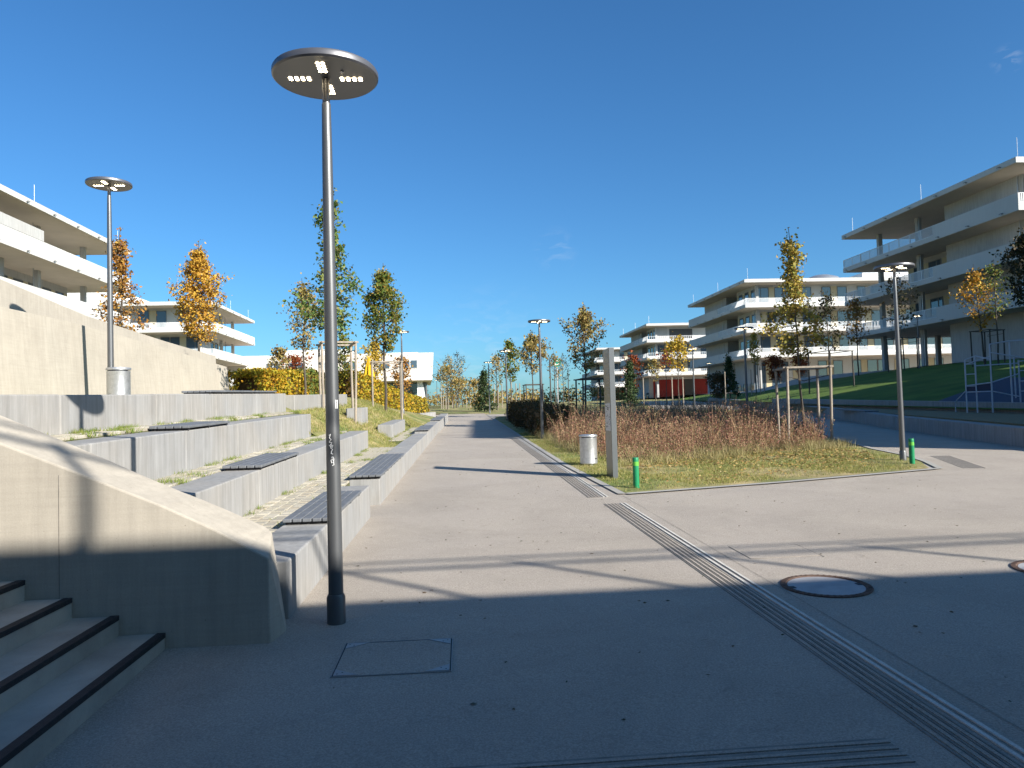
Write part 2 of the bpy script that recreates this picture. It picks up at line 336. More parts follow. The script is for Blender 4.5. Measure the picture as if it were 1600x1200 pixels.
for k in range(6):
    y = 3.44 - k * 0.062; b = MB(t.location); b.hexa([(-1.2, y, g(y) + .001), (2.02 , y, g(y) + .001), (2.02, y + .026, g(y) + .001), (-1.2, y + .026, g(y) + .001)], [(-1.2, y, g(y) + .006), (2.02, y, g(y) + .006), (2.02, y + .026, g(y) + .006), (-1.2, y + .026, g(y) + .006)]); b.build('raised_rib', pave_m, t)
    b = MB(t.location); b.hexa([(-1.2, y + .032, g(y) + .001), (2.02, y + .032, g(y) + .001), (2.02, y + .05, g(y) + .001), (-1.2, y + .05, g(y) + .001)], [(-1.2, y + .032, g(y) + .003), (2.02, y + .032, g(y) + .003), (2.02, y + .05, g(y) + .003), (-1.2, y + .05, g(y) + .003)]); b.build('groove_line', groove_m, t)
t = thing('guide_field', (10.4, 15, g(15)), 'ribbed tactile field at the island corner beside the right bollard', 'guide field')
for k in range(7):
    a = k / 7; x0, y0_, x1, y1_ = 10.75 + a * 0.42, 16.2 - a * 0.1, 9.75 + a * 0.42, 13.7 - a * 0.1
    b = MB(t.location); b.hexa([(x1, y1_, g(y1_) + .001), (x1 + .013, y1_, g(y1_) + .001), (x0 + .013, y0_, g(y0_) + .001), (x0, y0_, g(y0_) + .001)], [(x1, y1_, g(y1_) + .006), (x1 + .013, y1_, g(y1_) + .006), (x0 + .013, y0_, g(y0_) + .006), (x0, y0_, g(y0_) + .006)]); b.build('groove_line', groove_m, t)

# ------------------------------------------------------------------ terrain either side
grid('lawn_bank', sorted(set(frange(20.0, 48, 1.0) + frange(48, 130, 8))), frange(24, 104, 2.0), lambda x, y: hr(x, y), lawn_m,
     keep=lambda x, y: interp(y, XB) - 0.6 < x < interp(y, XC) + 0.3)
grid('plaza_terrace', sorted(set(frange(30, 48, 1.0) + frange(48, 140, 10))), frange(24, 230, 2.0), lambda x, y: hr(x, y) + 0.03, pave_m,
     keep=lambda x, y: x > interp(y, XC) - 0.2)
grid('left_lawn', sorted(set(frange(-8, -0.6, 0.4) + frange(-70, -8, 4))), frange(-10, 116, 1.4), lambda x, y: hl(x, y) - 0.02,
     ground_m, keep=lambda x, y: ((y > 18.4 and x < rowx(X1 - 0.35, y) or y > 16 and x < rowx(X2 - .5, y)) and not (y > 52 and y < 63)) or x < rowx(X4 - 0.3, y) and y < 55 and y > 6.2)

# ------------------------------------------------------------------ stepped concrete seating on the left
def sblock(b, x0f, w, y0, y1, h0, h1, gap=0.006):
    """a block whose front face follows the row; w goes to the left"""
    ya, yb = y0 + gap, y1 - gap
    P = [(x0f(ya) - w, ya), (x0f(ya), ya), (x0f(yb), yb), (x0f(yb) - w, yb)]
    return b.hexa([(x, y, g(y) + h0) for x, y in P], [(x, y, g(y) + h1) for x, y in P])
def seat(parent, x0f, y0, y1, top, n=5, w=0.45):
    o = parent.location; b = MB(o)
    k = max(2, int((y1 - y0) / 0.55))
    ym = (y0 + y1) / 2; P = [(x0f(y0) - w * .55, y0 + .05), (x0f(y0) - w * .55 + .04, y0 + .05), (x0f(y1) - w * .55 + .04, y1 - .05), (x0f(y1) - w * .55, y1 - .05)]
    s = b.hexa([(a, c, g(c) + top + .0005) for a, c in P], [(a, c, g(c) + top + .0215) for a, c in P]).build('seat_rail', frame_m, parent)
    for i in range(k + 1):
        y = y0 + 0.06 + (y1 - y0 - 0.12) * i / k; b = MB(o)
        P = [(x0f(y) - w + .03, y - .02), (x0f(y) + .012, y - .02), (x0f(y) + .012, y + .02), (x0f(y) - w + .03, y + .02)]
        b.hexa([(a, c, g(c) + top + .001) for a, c in P], [(a, c, g(c) + top + .022) for a, c in P]); b.build('seat_bracket', frame_m, s)
    sw = (w + 0.03) / n
    for i in range(n):
        xo = 0.03 - i * sw; b = MB(o); zo = random.uniform(0, .0025)
        ya, yb = y0 + random.uniform(0, .006), y1 - random.uniform(0, .006)
        P = [(x0f(ya) + xo - sw + .010, ya), (x0f(ya) + xo, ya), (x0f(yb) + xo, yb), (x0f(yb) + xo - sw + .010, yb)]
        b.hexa([(a, c, g(c) + top + .0225 + zo) for a, c in P], [(a, c, g(c) + top + .058 + zo) for a, c in P])
        b.build('slat', slat_m, s, bevel=0.008)
def row(name_label, x0, cuts, h0, h1, seats=(), w=0.45, gr='long concrete seating steps', drop=0.3):
    f = lambda y: rowx(x0, y)
    t = thing('seating_step', (f(cuts[0][0]), cuts[0][0], g(cuts[0][0]) + h0), name_label, 'seating step', gr)
    for (a, b_) in cuts:
        dz = random.uniform(-.004, .004)
        sblock(MB(t.location), f, w, a, b_, h0 - drop, h1 + dz).build('concrete_block', conc_m, t, bevel=0.014)
    for (a, b_) in seats: seat(t, f, a, b_, h1 + 0.003, w=w)
    return t
def cutlist(a, b, s=2.45):
    r = []; y = a
    while y < b - 0.4: r.append((y, min(y + s, b))); y += s
    return r
row('lowest concrete seating step beside the path, its near half by the tall lamp', X1, [(5.95, 7.55), (7.55, 9.75), (9.75, 10.72)], 0, 0.44, [(7.6, 9.7)])
row('path side concrete seating step with the long slatted seat on its near end', X1, [(11.85, 15.95), (15.95, 18.6), (18.6, 21.6), (21.6, 24.9)], 0, 0.41, [(11.8, 15.9)], w=.47)
row('path side concrete seating step in the middle distance with short slatted seats', X1, [(25.3, 28.6), (28.6, 31.0), (31.0, 33.5)], 0, 0.46, [(25.25, 28.5)], w=.45)
row('farthest path side concrete seating step, ending where the path bends', X1 + 0.05, [(33.8, 37.6), (37.6, 41.5), (41.5, 46.5)], 0, 0.47, [(34, 37.5)], w=.45)
row('second concrete seating step from the path, slatted seat in its near part', X2, [(5.95, 7.2), (7.2, 9.33), (9.33, 11.36), (11.36, 13.6), (13.6, 16.4), (16.4, 19.05)], 0.36, 0.83, [(9.36, 11.33)])
row('third concrete seating step from the path with one dark slatted seat', X3, [(5.95, 7.1), (7.1, 9.38), (9.38, 11.4), (11.4, 14.0), (14.0, 16.5)], 0.90, 1.33, [(9.4, 10.95)])
r4 = row('top concrete seating step below the cream retaining wall', X4, cutlist(5.9, 18.3) , 1.36, 1.79, [(12.9, 17.2)])
row('short concrete seating block behind the staked green tree, upper level', X4, [(19.0, 22.0), (22.0, 27.0)], 1.30, 1.76)
row('short concrete block on the lawn between the two staked trees', X3 + 0.15, [(22.9, 24.4)], 0.85, 1.32, drop=.5)
row('low concrete block on the lawn just left of the path side benches', X2 + 0.13, [(23.6, 25.8), (25.8, 28.2)], 0.34, 0.78, drop=.5)
# low curved kerb wall at the far hedge
t = thing('low_wall', (-2.3, 48, g(48)), 'low curved concrete wall in front of the far yellow hedge', 'low wall')
cw = [(-2.75, 46), (-2.45, 48), (-2.0, 50), (-1.5, 51.8), (-0.95, 53.2)]
for a, c in zip(cw, cw[1:]):
    d = Vector((c[0] - a[0], c[1] - a[1])).normalized(); nn = Vector((-d.y, d.x)) * .3
    P = [(a[0] + nn.x, a[1] + nn.y), a, c, (c[0] + nn.x, c[1] + nn.y)]
    MB(t.location).hexa([(x, y, g(y) - .1) for x, y in P], [(x, y, g(y) + .42) for x, y in P]).build('concrete_block', conc_m, t)

# paved strips between the steps: single pavers, weeds in the joints
PV = []
for k in range(6):
    b = MB(); w, l, h = 0.118, 0.148, 0.03; j = lambda: random.uniform(-.006, .006)
    bt = [(-w / 2, -l / 2, -.05), (w / 2, -l / 2, -.05), (w / 2, l / 2, -.05), (-w / 2, l / 2, -.05)]
    md = [(x + j(), y + j(), h - .008) for x, y, z in bt]; tp = [(x * .90, y * .92, h + j() * .3) for x, y, z in md]
    b.add(bt + md + tp, [(0, 1, 5, 4), (1, 2, 6, 5), (2, 3, 7, 6), (3, 0, 4, 7), (4, 5, 9, 8), (5, 6, 10, 9), (6, 7, 11, 10), (7, 4, 8, 11), (8, 9, 10, 11)])
    me = bpy.data.meshes.new('paver'); me.from_pydata(b.v, [], b.f); me.materials.append(paver_m[k % 4]); PV.append(me)
def tufts(name, pts, m, parent=None, hmin=.03, hmax=.1, nb=14, r=.05, wd=.004):
    P = np.array(pts); n = len(P) * nb; base = np.repeat(P, nb, axis=0)
    off = RNG.normal(0, r, (n, 2)); hh = RNG.uniform(hmin, hmax, n); an = RNG.uniform(0, 2 * np.pi, n)
    V = np.zeros((n, 3, 3)); wv = np.stack([np.cos(an), np.sin(an)], 1) * wd
    V[:, 0, :2] = base[:, :2] + off - wv; V[:, 1, :2] = base[:, :2] + off + wv; V[:, :2, 2] = base[:, 2:3] - .005
    V[:, 2, :2] = base[:, :2] + off + RNG.normal(0, 1, (n, 2)) * hh[:, None] * .5; V[:, 2, 2] = base[:, 2] + hh
    return npmesh(name, V.reshape(-1, 3), 3, m, parent, 'stuff')
weed_m = leafmat('joint weed blades', [(0.13, 0.22, 0.03), (0.22, 0.29, 0.05), (0.34, 0.32, 0.11)])
grass_m = leafmat('autumn grass blades', [(0.15, 0.21, 0.035), (0.24, 0.28, 0.06), (0.38, 0.36, 0.10), (0.48, 0.41, 0.18), (0.42, 0.34, 0.16)])
def strip(label, xa, xb, y0, y1, h, cols, yind, yjoin):
    base = MB(); ys = frange(y0, y1, 2)
    P = [(rowx(xb, y0), y0), (rowx(xa, y0), y0), (rowx(xa, y1), y1), (rowx(xb, y1), y1)]
    base.hexa([(x, y, g(y) + h - .25) for x, y in P], [(x, y, g(y) + h) for x, y in P])
    t = base.build('paving_strip', soil_m, kind='structure'); t['label'] = label
    wtot = xa - xb; cw = wtot / cols; y = y0 + .1; r = 0; far = MB(); wd = []
    while y < y1 - .1:
        for c in range(cols):
            x = rowx(xb, y) + cw * (c + .5) + random.uniform(-.006, .006); yy = y + (.08 if c % 2 else 0) * 0 + random.uniform(-.008, .008)
            if y < yind:
                me = random.choice(PV); o = bpy.data.objects.new('paver', me); COL.objects.link(o); o.parent = t
                o.location = (x, yy, g(yy) + h + random.uniform(-.004, .004)); o.rotation_euler = (SL + random.uniform(-.02, .02), random.uniform(-.02, .02), random.uniform(-.03, .03)); s = cw / 0.132; o.scale = (s, 1, 1)
            else:
                w_, l_ = cw * .44, .07; zz = g(yy) + h + .028
                far.add([(x - w_, yy - l_, zz), (x + w_, yy - l_, zz), (x + w_, yy + l_, zz + .004), (x - w_, yy + l_, zz + .004), (x - w_, yy - l_, zz - .04), (x + w_, yy - l_, zz - .04)], [(0, 1, 2, 3), (4, 5, 1, 0)])
            if random.random() < (.30 if math.sin(y * 2.1 + c) + math.sin(y * .9 + c * 1.7) > .3 else .06): wd.append((x + cw * .5 * random.choice((-1, 1)), yy + .075 * random.choice((-1, 1)), g(yy) + h))
        y += .163
    for i in range(int((y1 - y0) * 7)):
        y = random.uniform(y0, y1); side = random.choice((xa - .03, xb + .03)); wd.append((rowx(side, y), y, g(y) + h))
    if far.v: far.build('paver_field', paver_m[0], t, kind='stuff')
    tufts('joint_weeds', wd, weed_m, t, .015, .055, 20, .035)
    big = []
    for i in range(int((y1 - y0) * 2.6)):
        y = random.uniform(y0, min(y1, y0 + 16)); n_ = random.randint(2, 6); side = random.choice((xb + .04, xb + .05, xa - .04, random.uniform(xb, xa)))
        for q in range(n_): yy = y + random.gauss(0, .09); big.append((rowx(side, yy) + random.gauss(0, .02), yy, g(yy) + h + .01))
    tufts('weed_clumps', big, weed_m, t, .02, .085, 24, .045, .0045)
    return t
strip('paved strip behind the lowest seating step, weeds in its joints', X1 - .46, X2 - .02, 5.95, 19.3, .36, 5, 15.4, 19)
strip('paved strip between the second and third seating steps', X2 - .46, X3 - .02, 5.95, 19.0, .815, 3, 17.5, 19)
strip('narrow paved strip below the top seating step', X3 - .46, X4 - .02, 5.95, 17.5, 1.34, 3, 15, 19)
strip('paved strip on the lawn beyond the first seating steps', X1 - .46, X2 + .10, 22.5, 31, .33, 5, 22.5, 19)
# earth body under the steps
MB().hexa([(rowx(X4 - .4, 5.9), 5.9, -.3), (rowx(X1 - .47, 5.9), 5.9, -.3), (rowx(X1 - .47, 19.4), 19.4, 0), (rowx(X4 - .4, 19.4), 19.4, 0)],
          [(rowx(X4 - .4, 5.9), 5.9, .1), (rowx(X1 - .47, 5.9), 5.9, .1), (rowx(X1 - .47, 19.4), 19.4, .6), (rowx(X4 - .4, 19.4), 19.4, .6)]).build('terrain', soil_m, kind='structure')

# ------------------------------------------------------------------ staircase and its cheek wall
t = thing('staircase', (-2, 2, -.03), 'concrete staircase with black nosings rising to the left', 'staircase')
for k in range(13):
    xn = -1.97 - .303 * k; zt = .102 + .133 * k
    s = MB(t.location).box(xn - (0.6 if k < 12 else 3), -3.2, -.4, xn, 5.392, zt).build('step', stairc_m, t, bevel=.004)
    MB(t.location).box(xn - .052, -3.19, zt - .028, xn + .006, 5.388, zt + .005).build('nosing', nosing_m, s, bevel=.002)
TF = [(-1.27, .575), (-1.53, .73), (-1.70, .825), (-2.0, .975), (-2.52, 1.205), (-3.04, 1.43), (-4.6, 2.1), (-7.2, 3.1), (-9.5, 3.5)]
TB = [(-1.33, .70), (-1.79, .925), (-2.16, 1.085), (-2.34, 1.18), (-2.84, 1.42), (-3.29, 1.63), (-4.6, 2.22), (-7.2, 3.25), (-9.5, 3.7)]
b = MB(); xs = [-1.27, -1.4, -1.53, -1.70, -1.85, -2.0, -2.25, -2.52, -2.8, -3.04, -3.5, -4.6, -7.2, -9.5]
for x in xs:
    e = 1 if x == xs[0] else 0
    b.v += [(x, 5.40, -.12), (x, 5.40, interp(-x, [(-p[0], p[1]) for p in TF])), (x - .07 * e, 5.86 - .06 * e, interp(-x, [(-p[0], p[1]) for p in TB])), (x + .06 * e, 5.93 - .2 * e, -.12)]
for i in range(len(xs) - 1):
    q = 4 * i; b.f += [(q + 4, q, q + 1, q + 5)[::-1], (q + 1, q + 2, q + 6, q + 5)[::-1], (q + 2, q + 3, q + 7, q + 6)[::-1]]
b.f += [(0, 3, 2, 1)[::-1], tuple(4 * (len(xs) - 1) + i for i in (0, 3, 2, 1))]
w = b.build('stair_wall', cream_m, bevel=.012); tag(w, 'sloping cream concrete cheek wall beside the staircase', 'stair wall')
me = w.data; bm = bmesh.new(); bm.from_mesh(me); bmesh.ops.recalc_face_normals(bm, faces=bm.faces); bm.to_mesh(me); bm.free()
b = MB().box(-2.662, 5.3975, .3, -2.659, 5.401, 1.2); j = b.build('formwork_joint', groove_m); j.parent = w

# ------------------------------------------------------------------ retaining walls upper left
def longwall(name, label, xf, ys, tops, base, th, m, lean=.15):
    b = MB()
    for y, zt in zip(ys, tops):
        zb_ = base(y); b.v += [(xf, y, zb_ - 1.2), (xf - lean, y, zt), (xf - lean - th, y, zt), (xf - lean - th, y, zb_ - 1.2)]
    for i in range(len(ys) - 1):
        q = 4 * i
        for a, c in ((0, 1), (1, 2), (2, 3)): b.f.append((q + a, q + 4 + a, q + 4 + c, q + c))
    b.f += [(0, 1, 2, 3), tuple(4 * (len(ys) - 1) + i for i in (3, 2, 1, 0))]
    w = b.build(name, m); bm = bmesh.new(); bm.from_mesh(w.data); bmesh.ops.recalc_face_normals(bm, faces=bm.faces); bm.to_mesh(w.data); bm.free()
    tag(w, label, 'retaining wall'); return w
fw = longwall('retaining_wall', 'front cream retaining wall carrying the thin lamp shadow, behind the top step', -6.95, [2, 8, 12.45, 15, 20, 25.15], [3.3, 3.45, 3.47, 3.5, 3.42, 3.27], lambda y: g(y) + 1.65, .35, cream_m, .2)
rw = longwall('retaining_wall', 'rear cream retaining wall higher up, below the left terrace building', -9.3, [4, 10, 16, 20.5, 26, 31.5], [5.2, 5.0, 4.72, 4.38, 4.24, 4.16], lambda y: g(y) + 2, .35, cream_m, .1)

# ------------------------------------------------------------------ right retaining wall by the ramp road
t = thing('ramp_wall', (13.9, 17.4, g(17.4)), 'low grey concrete wall along the shaded ramp road', 'ramp wall')
for i in range(len(WALLP) - 1):
    a, c = Vector(WALLP[i]), Vector(WALLP[i + 1]); n = max(1, int((c - a).length / 5)); d = (c - a).normalized(); nn = Vector((d.y, -d.x)) * .45
    for k in range(n):
        p = a.lerp(c, k / n) + d * .006; q = a.lerp(c, (k + 1) / n) - d * .006; P = [p, p + nn, q + nn, q]
        MB(t.location).hexa([(v.x, v.y, g(v.y) - .2) for v in P], [(v.x, v.y, g(v.y) + .47) for v in P]).build('concrete_block', conc_m, t, bevel=.012)
def slab_seat(x, y, n):
    P = [(x - .02, y), (x + .5, y - .1), (x + .5 + .16 * n, y + n - .1), (x - .02 + .18 * n, y + n)]
    return MB().hexa([(a, c, g(c) + .475) for a, c in P], [(a, c, g(c) + .53) for a, c in P])
s = slab_seat(16.9, 29.5, 3.6).build('bench_top', slat_m); s.parent = t; s.location = -t.location
# play area with its rear wall
MB().hexa([(13.6, 10, .35), (20.5, 10, .35), (20.9, 44, 1.2), (20.4, 44, 1.2)], [(13.75, 10, g(10) + .44), (20.5, 10, g(10) + .44), (20.9, 44, g(44) + .44), (20.35, 44, g(44) + .44)]).build('play_ground', sand_m, kind='structure')
t = thing('low_wall', (20.4, 30, 1), 'long dark shaded wall at the foot of the grass bank behind the play area', 'low wall')
for y in range(22, 44, 4): MB(t.location).hexa([(20.25, y, .6), (20.7, y, .6), (20.7, y + 3.99, .7), (20.25, y + 3.99, .7)], [(20.25, y, g(y) + .82), (20.7, y, g(y) + .82), (20.7, y + 3.99, g(y + 4) + .82), (20.25, y + 3.99, g(y + 4) + .82)]).build('concrete_block', conc_m, t)
b = MB(); b.hexa([(20.72, 24, .9), (24, 24, .9), (24, 31, .9), (20.72, 31, .9)], [(20.72, 24, 1.32), (24, 24, 2.35), (24, 31, 2.4), (20.72, 31, 1.4)])
tag(b.build('play_slope', bluep_m), 'dark blue sloped play surface behind the climbing frame', 'play slope')

def pipe(b, pts, r=.025, n=8): return b.tube(pts, r, n)
t = thing('climbing_frame', (19.6, 27.5, 1), 'blue grey steel climbing frame with ladders behind the low wall', 'climbing frame')
o = t.location; zf = 1.02
def P_(px, d, z): return (TX(px) * d, d, z)
def post(pts): pipe(MB(o), pts, .028).build('post', bluesteel_m, t, smooth=True)
A0, A1, B0, C0, D0, E0, F0 = P_(1509, 27, zf), P_(1525, 26.6, zf), P_(1549, 26, zf), P_(1580, 26, zf), P_(1586, 26.8, zf), P_(1593, 26, zf), P_(1612, 25.5, zf)
hT = 2.28
def up(p, h): return (p[0], p[1], p[2] + h)
for p, h in ((A0, 2.0), (A1, 2.12), (B0, 2.5), (C0, 2.6), (D0, 2.05), (E0, 1.9), (F0, 1.9)): post([p, up(p, h)])
def rail(*pts, nm='rail', r=.022): pipe(MB(o), pts, r).build(nm, bluesteel_m, t, smooth=True)
for h in (1.0, 1.45, 1.83): rail(up(A0, h), up(A1, h), nm='rung', r=.017)
for h in (.75, 1.12, 1.5, 1.85): rail(up(E0, h), up(F0, h), nm='rung', r=.017)
rail(up(A0, 2.0), up(A1, 2.12), up(B0, 1.95)); rail(up(A0, 1.83), up(B0, 2.05)); rail(up(A1, 1.75), up(E0, 1.78)); rail(up(B0, 2.5), up(C0, 2.6), up(F0, 2.6)); rail(up(B0, 2.2), up(F0, 1.9))
rail(up(A0, 1.02), up(B0, 1.1)); rail(up(A0, .78), up(B0, .78)); rail(up(B0, 1.1), up(E0, 1.4)); rail(up(B0, .78), up(E0, .55)); rail(up(C0, .3), up(D0, .35), up(D0, 2.0))
MB(o).hexa([up(A0, .79), up(B0, .79), (B0[0], B0[1] + .03, zf + .79), (A0[0], A0[1] + .03, zf + .79)], [up(A0, 1.0), up(B0, 1.07), (B0[0], B0[1] + .03, zf + 1.07), (A0[0], A0[1] + .03, zf + 1.0)]).build('panel', bluep_m, t)
G0 = P_(1491, 28, zf); rail(G0, up(G0, .42), up(P_(1509, 27.2, zf), .85), nm='handrail', r=.02)

# ------------------------------------------------------------------ street lamps
def make_lamp(loc, label):
    t = thing('street_lamp', (0, 0, 0), label, 'street lamp', 'disc headed street lamps')
    b = MB(); b.lathe([(.0, -.25), (.068, -.25), (.069, .19), (.060, .215)], 28); b.build('base_sleeve', pole_m, t, smooth=True)
    b = MB(); b.lathe([(.0555, .19), (.052, 1.3), (.046, 2.45), (.038, 3.6), (.0335, 3.93), (.0325, 3.935)], 28); b.build('pole', pole_m, t, smooth=True)
    b = MB(); b.lathe([(.029, 3.93), (.029, 4.13)], 20); b.build('neck', head_m, t, smooth=True)
    b = MB(); b.lathe([(.355, 4.132), (.385, 4.128), (.398, 4.140), (.400, 4.170), (.392, 4.186), (.30, 4.199), (.0, 4.207)], 56); hd = b.build('lamp_head', head_m, t, smooth=True)
    b = MB(); b.lathe([(.0, 4.1375), (.352, 4.1375), (.352, 4.15), (.0, 4.15)], 48); b.build('underside_plate', under_m, hd)
    for a in range(4):
        ca, sa = math.cos(a * math.pi / 2), math.sin(a * math.pi / 2); b = MB()
        for i in range(4):
            for j in range(2):
                u, v = .125 + i * .046, (j - .5) * .036; c = (u * ca - v * sa, u * sa + v * ca, 0)
                b.lathe([(.0001, 4.1285), (.0155, 4.130), (.0165, 4.1372)], 8, c)
        b.build('led_panel', led_m, hd)
    b = MB(); b.lathe([(.0001, 4.120), (.014, 4.124), (.016, 4.1372)], 12, (.14, -.13, 0)); b.build('sensor', galv_m, hd)
    t.location = loc; return t
lampA = make_lamp((-.88, 5.80, g(5.8)), 'tall grey disc lamp in the foreground with a white scribble on its pole')
register(lampA)
LAMPS = [((9.62, 15.42, g(15.4)), 'disc lamp beside the right green bollard at the island corner'),
 ((3.24, 26.4, g(26.4)), 'disc lamp on the grass verge just beyond the steel bin'),
 ((3.45, 45.0, g(45)), 'disc lamp on the path edge beside the shaded stretch of path'),
 ((TX(764) * 61.5, 61.5, g(61.5)), 'disc lamp on the far lawn just right of the small fir'),
 ((TX(716) * 92, 92, g(92)), 'small far disc lamp in front of the bare birch group'),
 ((-1.9, 122, g(122)), 'tiny far disc lamp just right of the pale stone building'),
 ((-2.35, 39.0, hl(-2.35, 39)), 'lamp post standing through the crown of the second staked tree'),
 ((-6.3, 14.7, g(14.7) + 1.66), 'disc lamp on the upper terrace beside the left steel bin'),
 ((TX(1166) * 31.4, 31.4, g(31.4)), 'dark disc lamp rising behind the brown shrub bed near the ramp road'),
 ((TX(1084) * 47.3, 47.3, g(47.3)), 'disc lamp before the middle terraced building, behind the shrub bed'),
 ((TX(1109) * 86, 86, hr(TX(1109) * 86, 86)), 'small disc lamp close to the wall of the big white terraced building'),
 ((TX(1438) * 57, 57, hr(TX(1438) * 57, 57)), 'disc lamp on the crest of the bank under the nearest right building')]
for loc, lab in LAMPS: dup(lampA, loc, lab)
# scribble, sticker and shadow side details on the first lamp
def on_pole(ang, z): r = interp(z, [(.19, .0555), (1.3, .052), (2.45, .046)]) + .0008; return Vector((r * math.sin(ang), -r * math.cos(ang), z))
sq = [(-.35, 1.42), (-.1, 1.43), (-.3, 1.40), (.0, 1.39), (-.35, 1.37), (.1, 1.365), (-.1, 1.35), (-.35, 1.345), (.15, 1.33), (.25, 1.345), (.0, 1.35), (-.1, 1.325), (.2, 1.315), (.0, 1.30), (-.05, 1.285), (.25, 1.28)]
pipe(MB(), [on_pole(a * .9 - .1, z - .02) for a, z in sq], .0032, 5).build('graffiti_scribble', whitep_m, lampA)
sq = [(.0, 1.245), (.2, 1.25), (.35, 1.235), (.3, 1.21), (.0, 1.205), (-.1, 1.225), (.1, 1.235), (.3, 1.22), (.35, 1.19), (.1, 1.185)]
pipe(MB(), [on_pole(a * .9 - .1, z - .01) for a, z in sq], .0032, 5).build('graffiti_scribble', whitep_m, lampA)
b = MB(); q = [on_pole(a, z) for a, z in ((.62, 1.60), (1.05, 1.60), (1.05, 1.665), (.62, 1.665))]; b.add(q, [(0, 1, 2, 3)]); b.build('sticker', whitep_m, lampA)
b = MB(); pipe(b, [on_pole(.78, 1.645) * 1.002, on_pole(.85, 1.65) * 1.002, on_pole(.86, 1.615) * 1.002], .0015, 4); b.build('sticker_mark', ink_m, lampA)

# ------------------------------------------------------------------ bins, bollards, sign pylon
def make_bin(loc, label, s=1.0):
    t = thing('litter_bin', (0, 0, 0), label, 'litter bin', 'galvanised litter bins')
    MB().lathe([(0, .0), (.15 * s, .0), (.15 * s, .04), (0, .04)], 24).build('plinth', galv_m, t)
    MB().lathe([(.0, .035), (.192 * s, .035), (.195 * s, .045), (.192 * s, .06), (.192 * s, .60), (.194 * s, .608), (.192 * s, .612), (.0, .612)], 40).build('body', galv_m, t, smooth=True)
    MB().lathe([(.15 * s, .612), (.15 * s, .64), (0, .64)], 24).build('dark_slot', dark_m, t)
    MB().lathe([(.155 * s, .632), (.203 * s, .632), (.205 * s, .66), (.199 * s, .674), (.14 * s, .682), (0, .684)], 40).build('lid_ring', galv_m, t, smooth=True)
    MB().box(.12, -.165 * s, .14, .15, -.150 * s, .16).build('lock', dark_m, t)
    t.location = loc; return t
make_bin((3.08, 16.75, g(16.7) + .01), 'galvanised steel litter bin on the grass beside the sign pylon')
make_bin((-5.95, 14.2, g(14.2) + 1.66 - .02), 'galvanised steel litter bin on the upper terrace beside the left lamp', 1.02)
def make_bollard(loc, label, rz):
    t = thing('bollard', (0, 0, 0), label, 'bollard', 'green bollards')
    MB().lathe([(0, -.1), (.052, -.1), (.052, .385), (0, .385)], 26).build('shaft', green_m, t, smooth=True)
    MB().lathe([(0, .385), (.0525, .385), (.0525, .455), (0, .455)], 26).build('light_band', lime_m, t, smooth=True)
    MB().lathe([(0, .455), (.052, .455), (.052, .518), (.049, .523), (0, .525)], 26).build('cap', green_m, t, smooth=True)
    MB().box(.02, -.0535, .05, .028, -.0475, .058).build('screw', dark_m, t)
    t.location = loc; t.rotation_euler = (0, 0, rz); return t
make_bollard((3.12, 12.62, g(12.6)), 'green bollard with lime band on the grass corner by the sign pylon', .2)
make_bollard((9.36, 14.70, g(14.7)), 'green bollard with lime band at the foot of the right lamp', 1.1)
t = thing('sign_pylon', (3.08, 14.3, g(14.3)), 'tall slim grey information pylon with a map, beside the path', 'sign pylon')
MB().box(-.05, -.27, -.1, .05, .27, 2.47).build('column', pylon_m, t, bevel=.004)
fp = MB().box(-.0535, -.265, .02, -.0502, .265, 2.465).build('face_panel', pylf_m, t)
k = 0
for z in [2.33, 2.30, 2.2, 2.17, 2.07, 2.0, 1.97, 1.86, 1.8, 1.72, 1.68, 1.58, 1.55, 1.42, 1.25]:
    b = MB(); y = -.22
    while y < random.choice((-.05, .05, .12)): l = random.uniform(.012, .03); b.box(-.0545, y, z, -.0534, y + l, z + .018); y += l + .008
    b.build('lettering', letter_m, fp)
mp = MB().box(-.0585, -.25, .90, -.0537, .20, 1.42).build('map_sheet', paper_m, t)
b = MB()
for _ in range(46):
    y, z = random.uniform(-.235, .13), random.uniform(.92, 1.38); b.box(-.0592, y, z, -.0584, y + random.uniform(.01, .07), z + random.uniform(.004, .016))
for z in (1.33, 1.30): b.box(-.0594, -.12, z, -.0584, .02, z + .018)
b.build('map_print', ink_m, mp)

# ------------------------------------------------------------------ covers in the pavement
def manhole(x, y, label):
    t = thing('manhole_cover', (x, y, g(y)), label, 'manhole cover', 'round manhole covers'); t.rotation_euler = (SL, 0, 0)
    MB().lathe([(.355, .0), (.362, .006), (.36, .011), (.315, .012), (.31, .004)], 56).build('iron_frame', rust_m, t, smooth=False)
    MB().lathe([(.0, .0055), (.0, .0055), (.303, .0055), (.305, .002)][1:], 56).build('cover', cover_m, t)
    b = MB()
    for k in range(44):
        a = 2 * math.pi * k / 44; c, s = math.cos(a), math.sin(a)
        P = [(r * c - w * s, r * s + w * c) for r, w in ((.322, -.009), (.35, -.009), (.35, .009), (.322, .009))]
        b.hexa([(u, v, .010) for u, v in P], [(u, v, .0155) for u, v in P])
    b.build('frame_cleats', rust_m, t, kind='stuff')
    for s in (-1, 1): MB().box(s * .285 - .02, -.03, .005, s * .285 + .02, .03, .0085).build('lift_slot', dark_m, t)
manhole(3.09, 6.12, 'round manhole cover with rusty iron ring at the shadow edge')
manhole(5.30, 6.27, 'round manhole cover cut by the picture edge, further along the shadow edge')
t = thing('cable_cover', (-.385, 4.98, g(4.98)), 'square inspection cover with steel corner plates beside the foreground lamp', 'inspection cover'); t.rotation_euler = (SL, 0, R(-1))
b = MB()
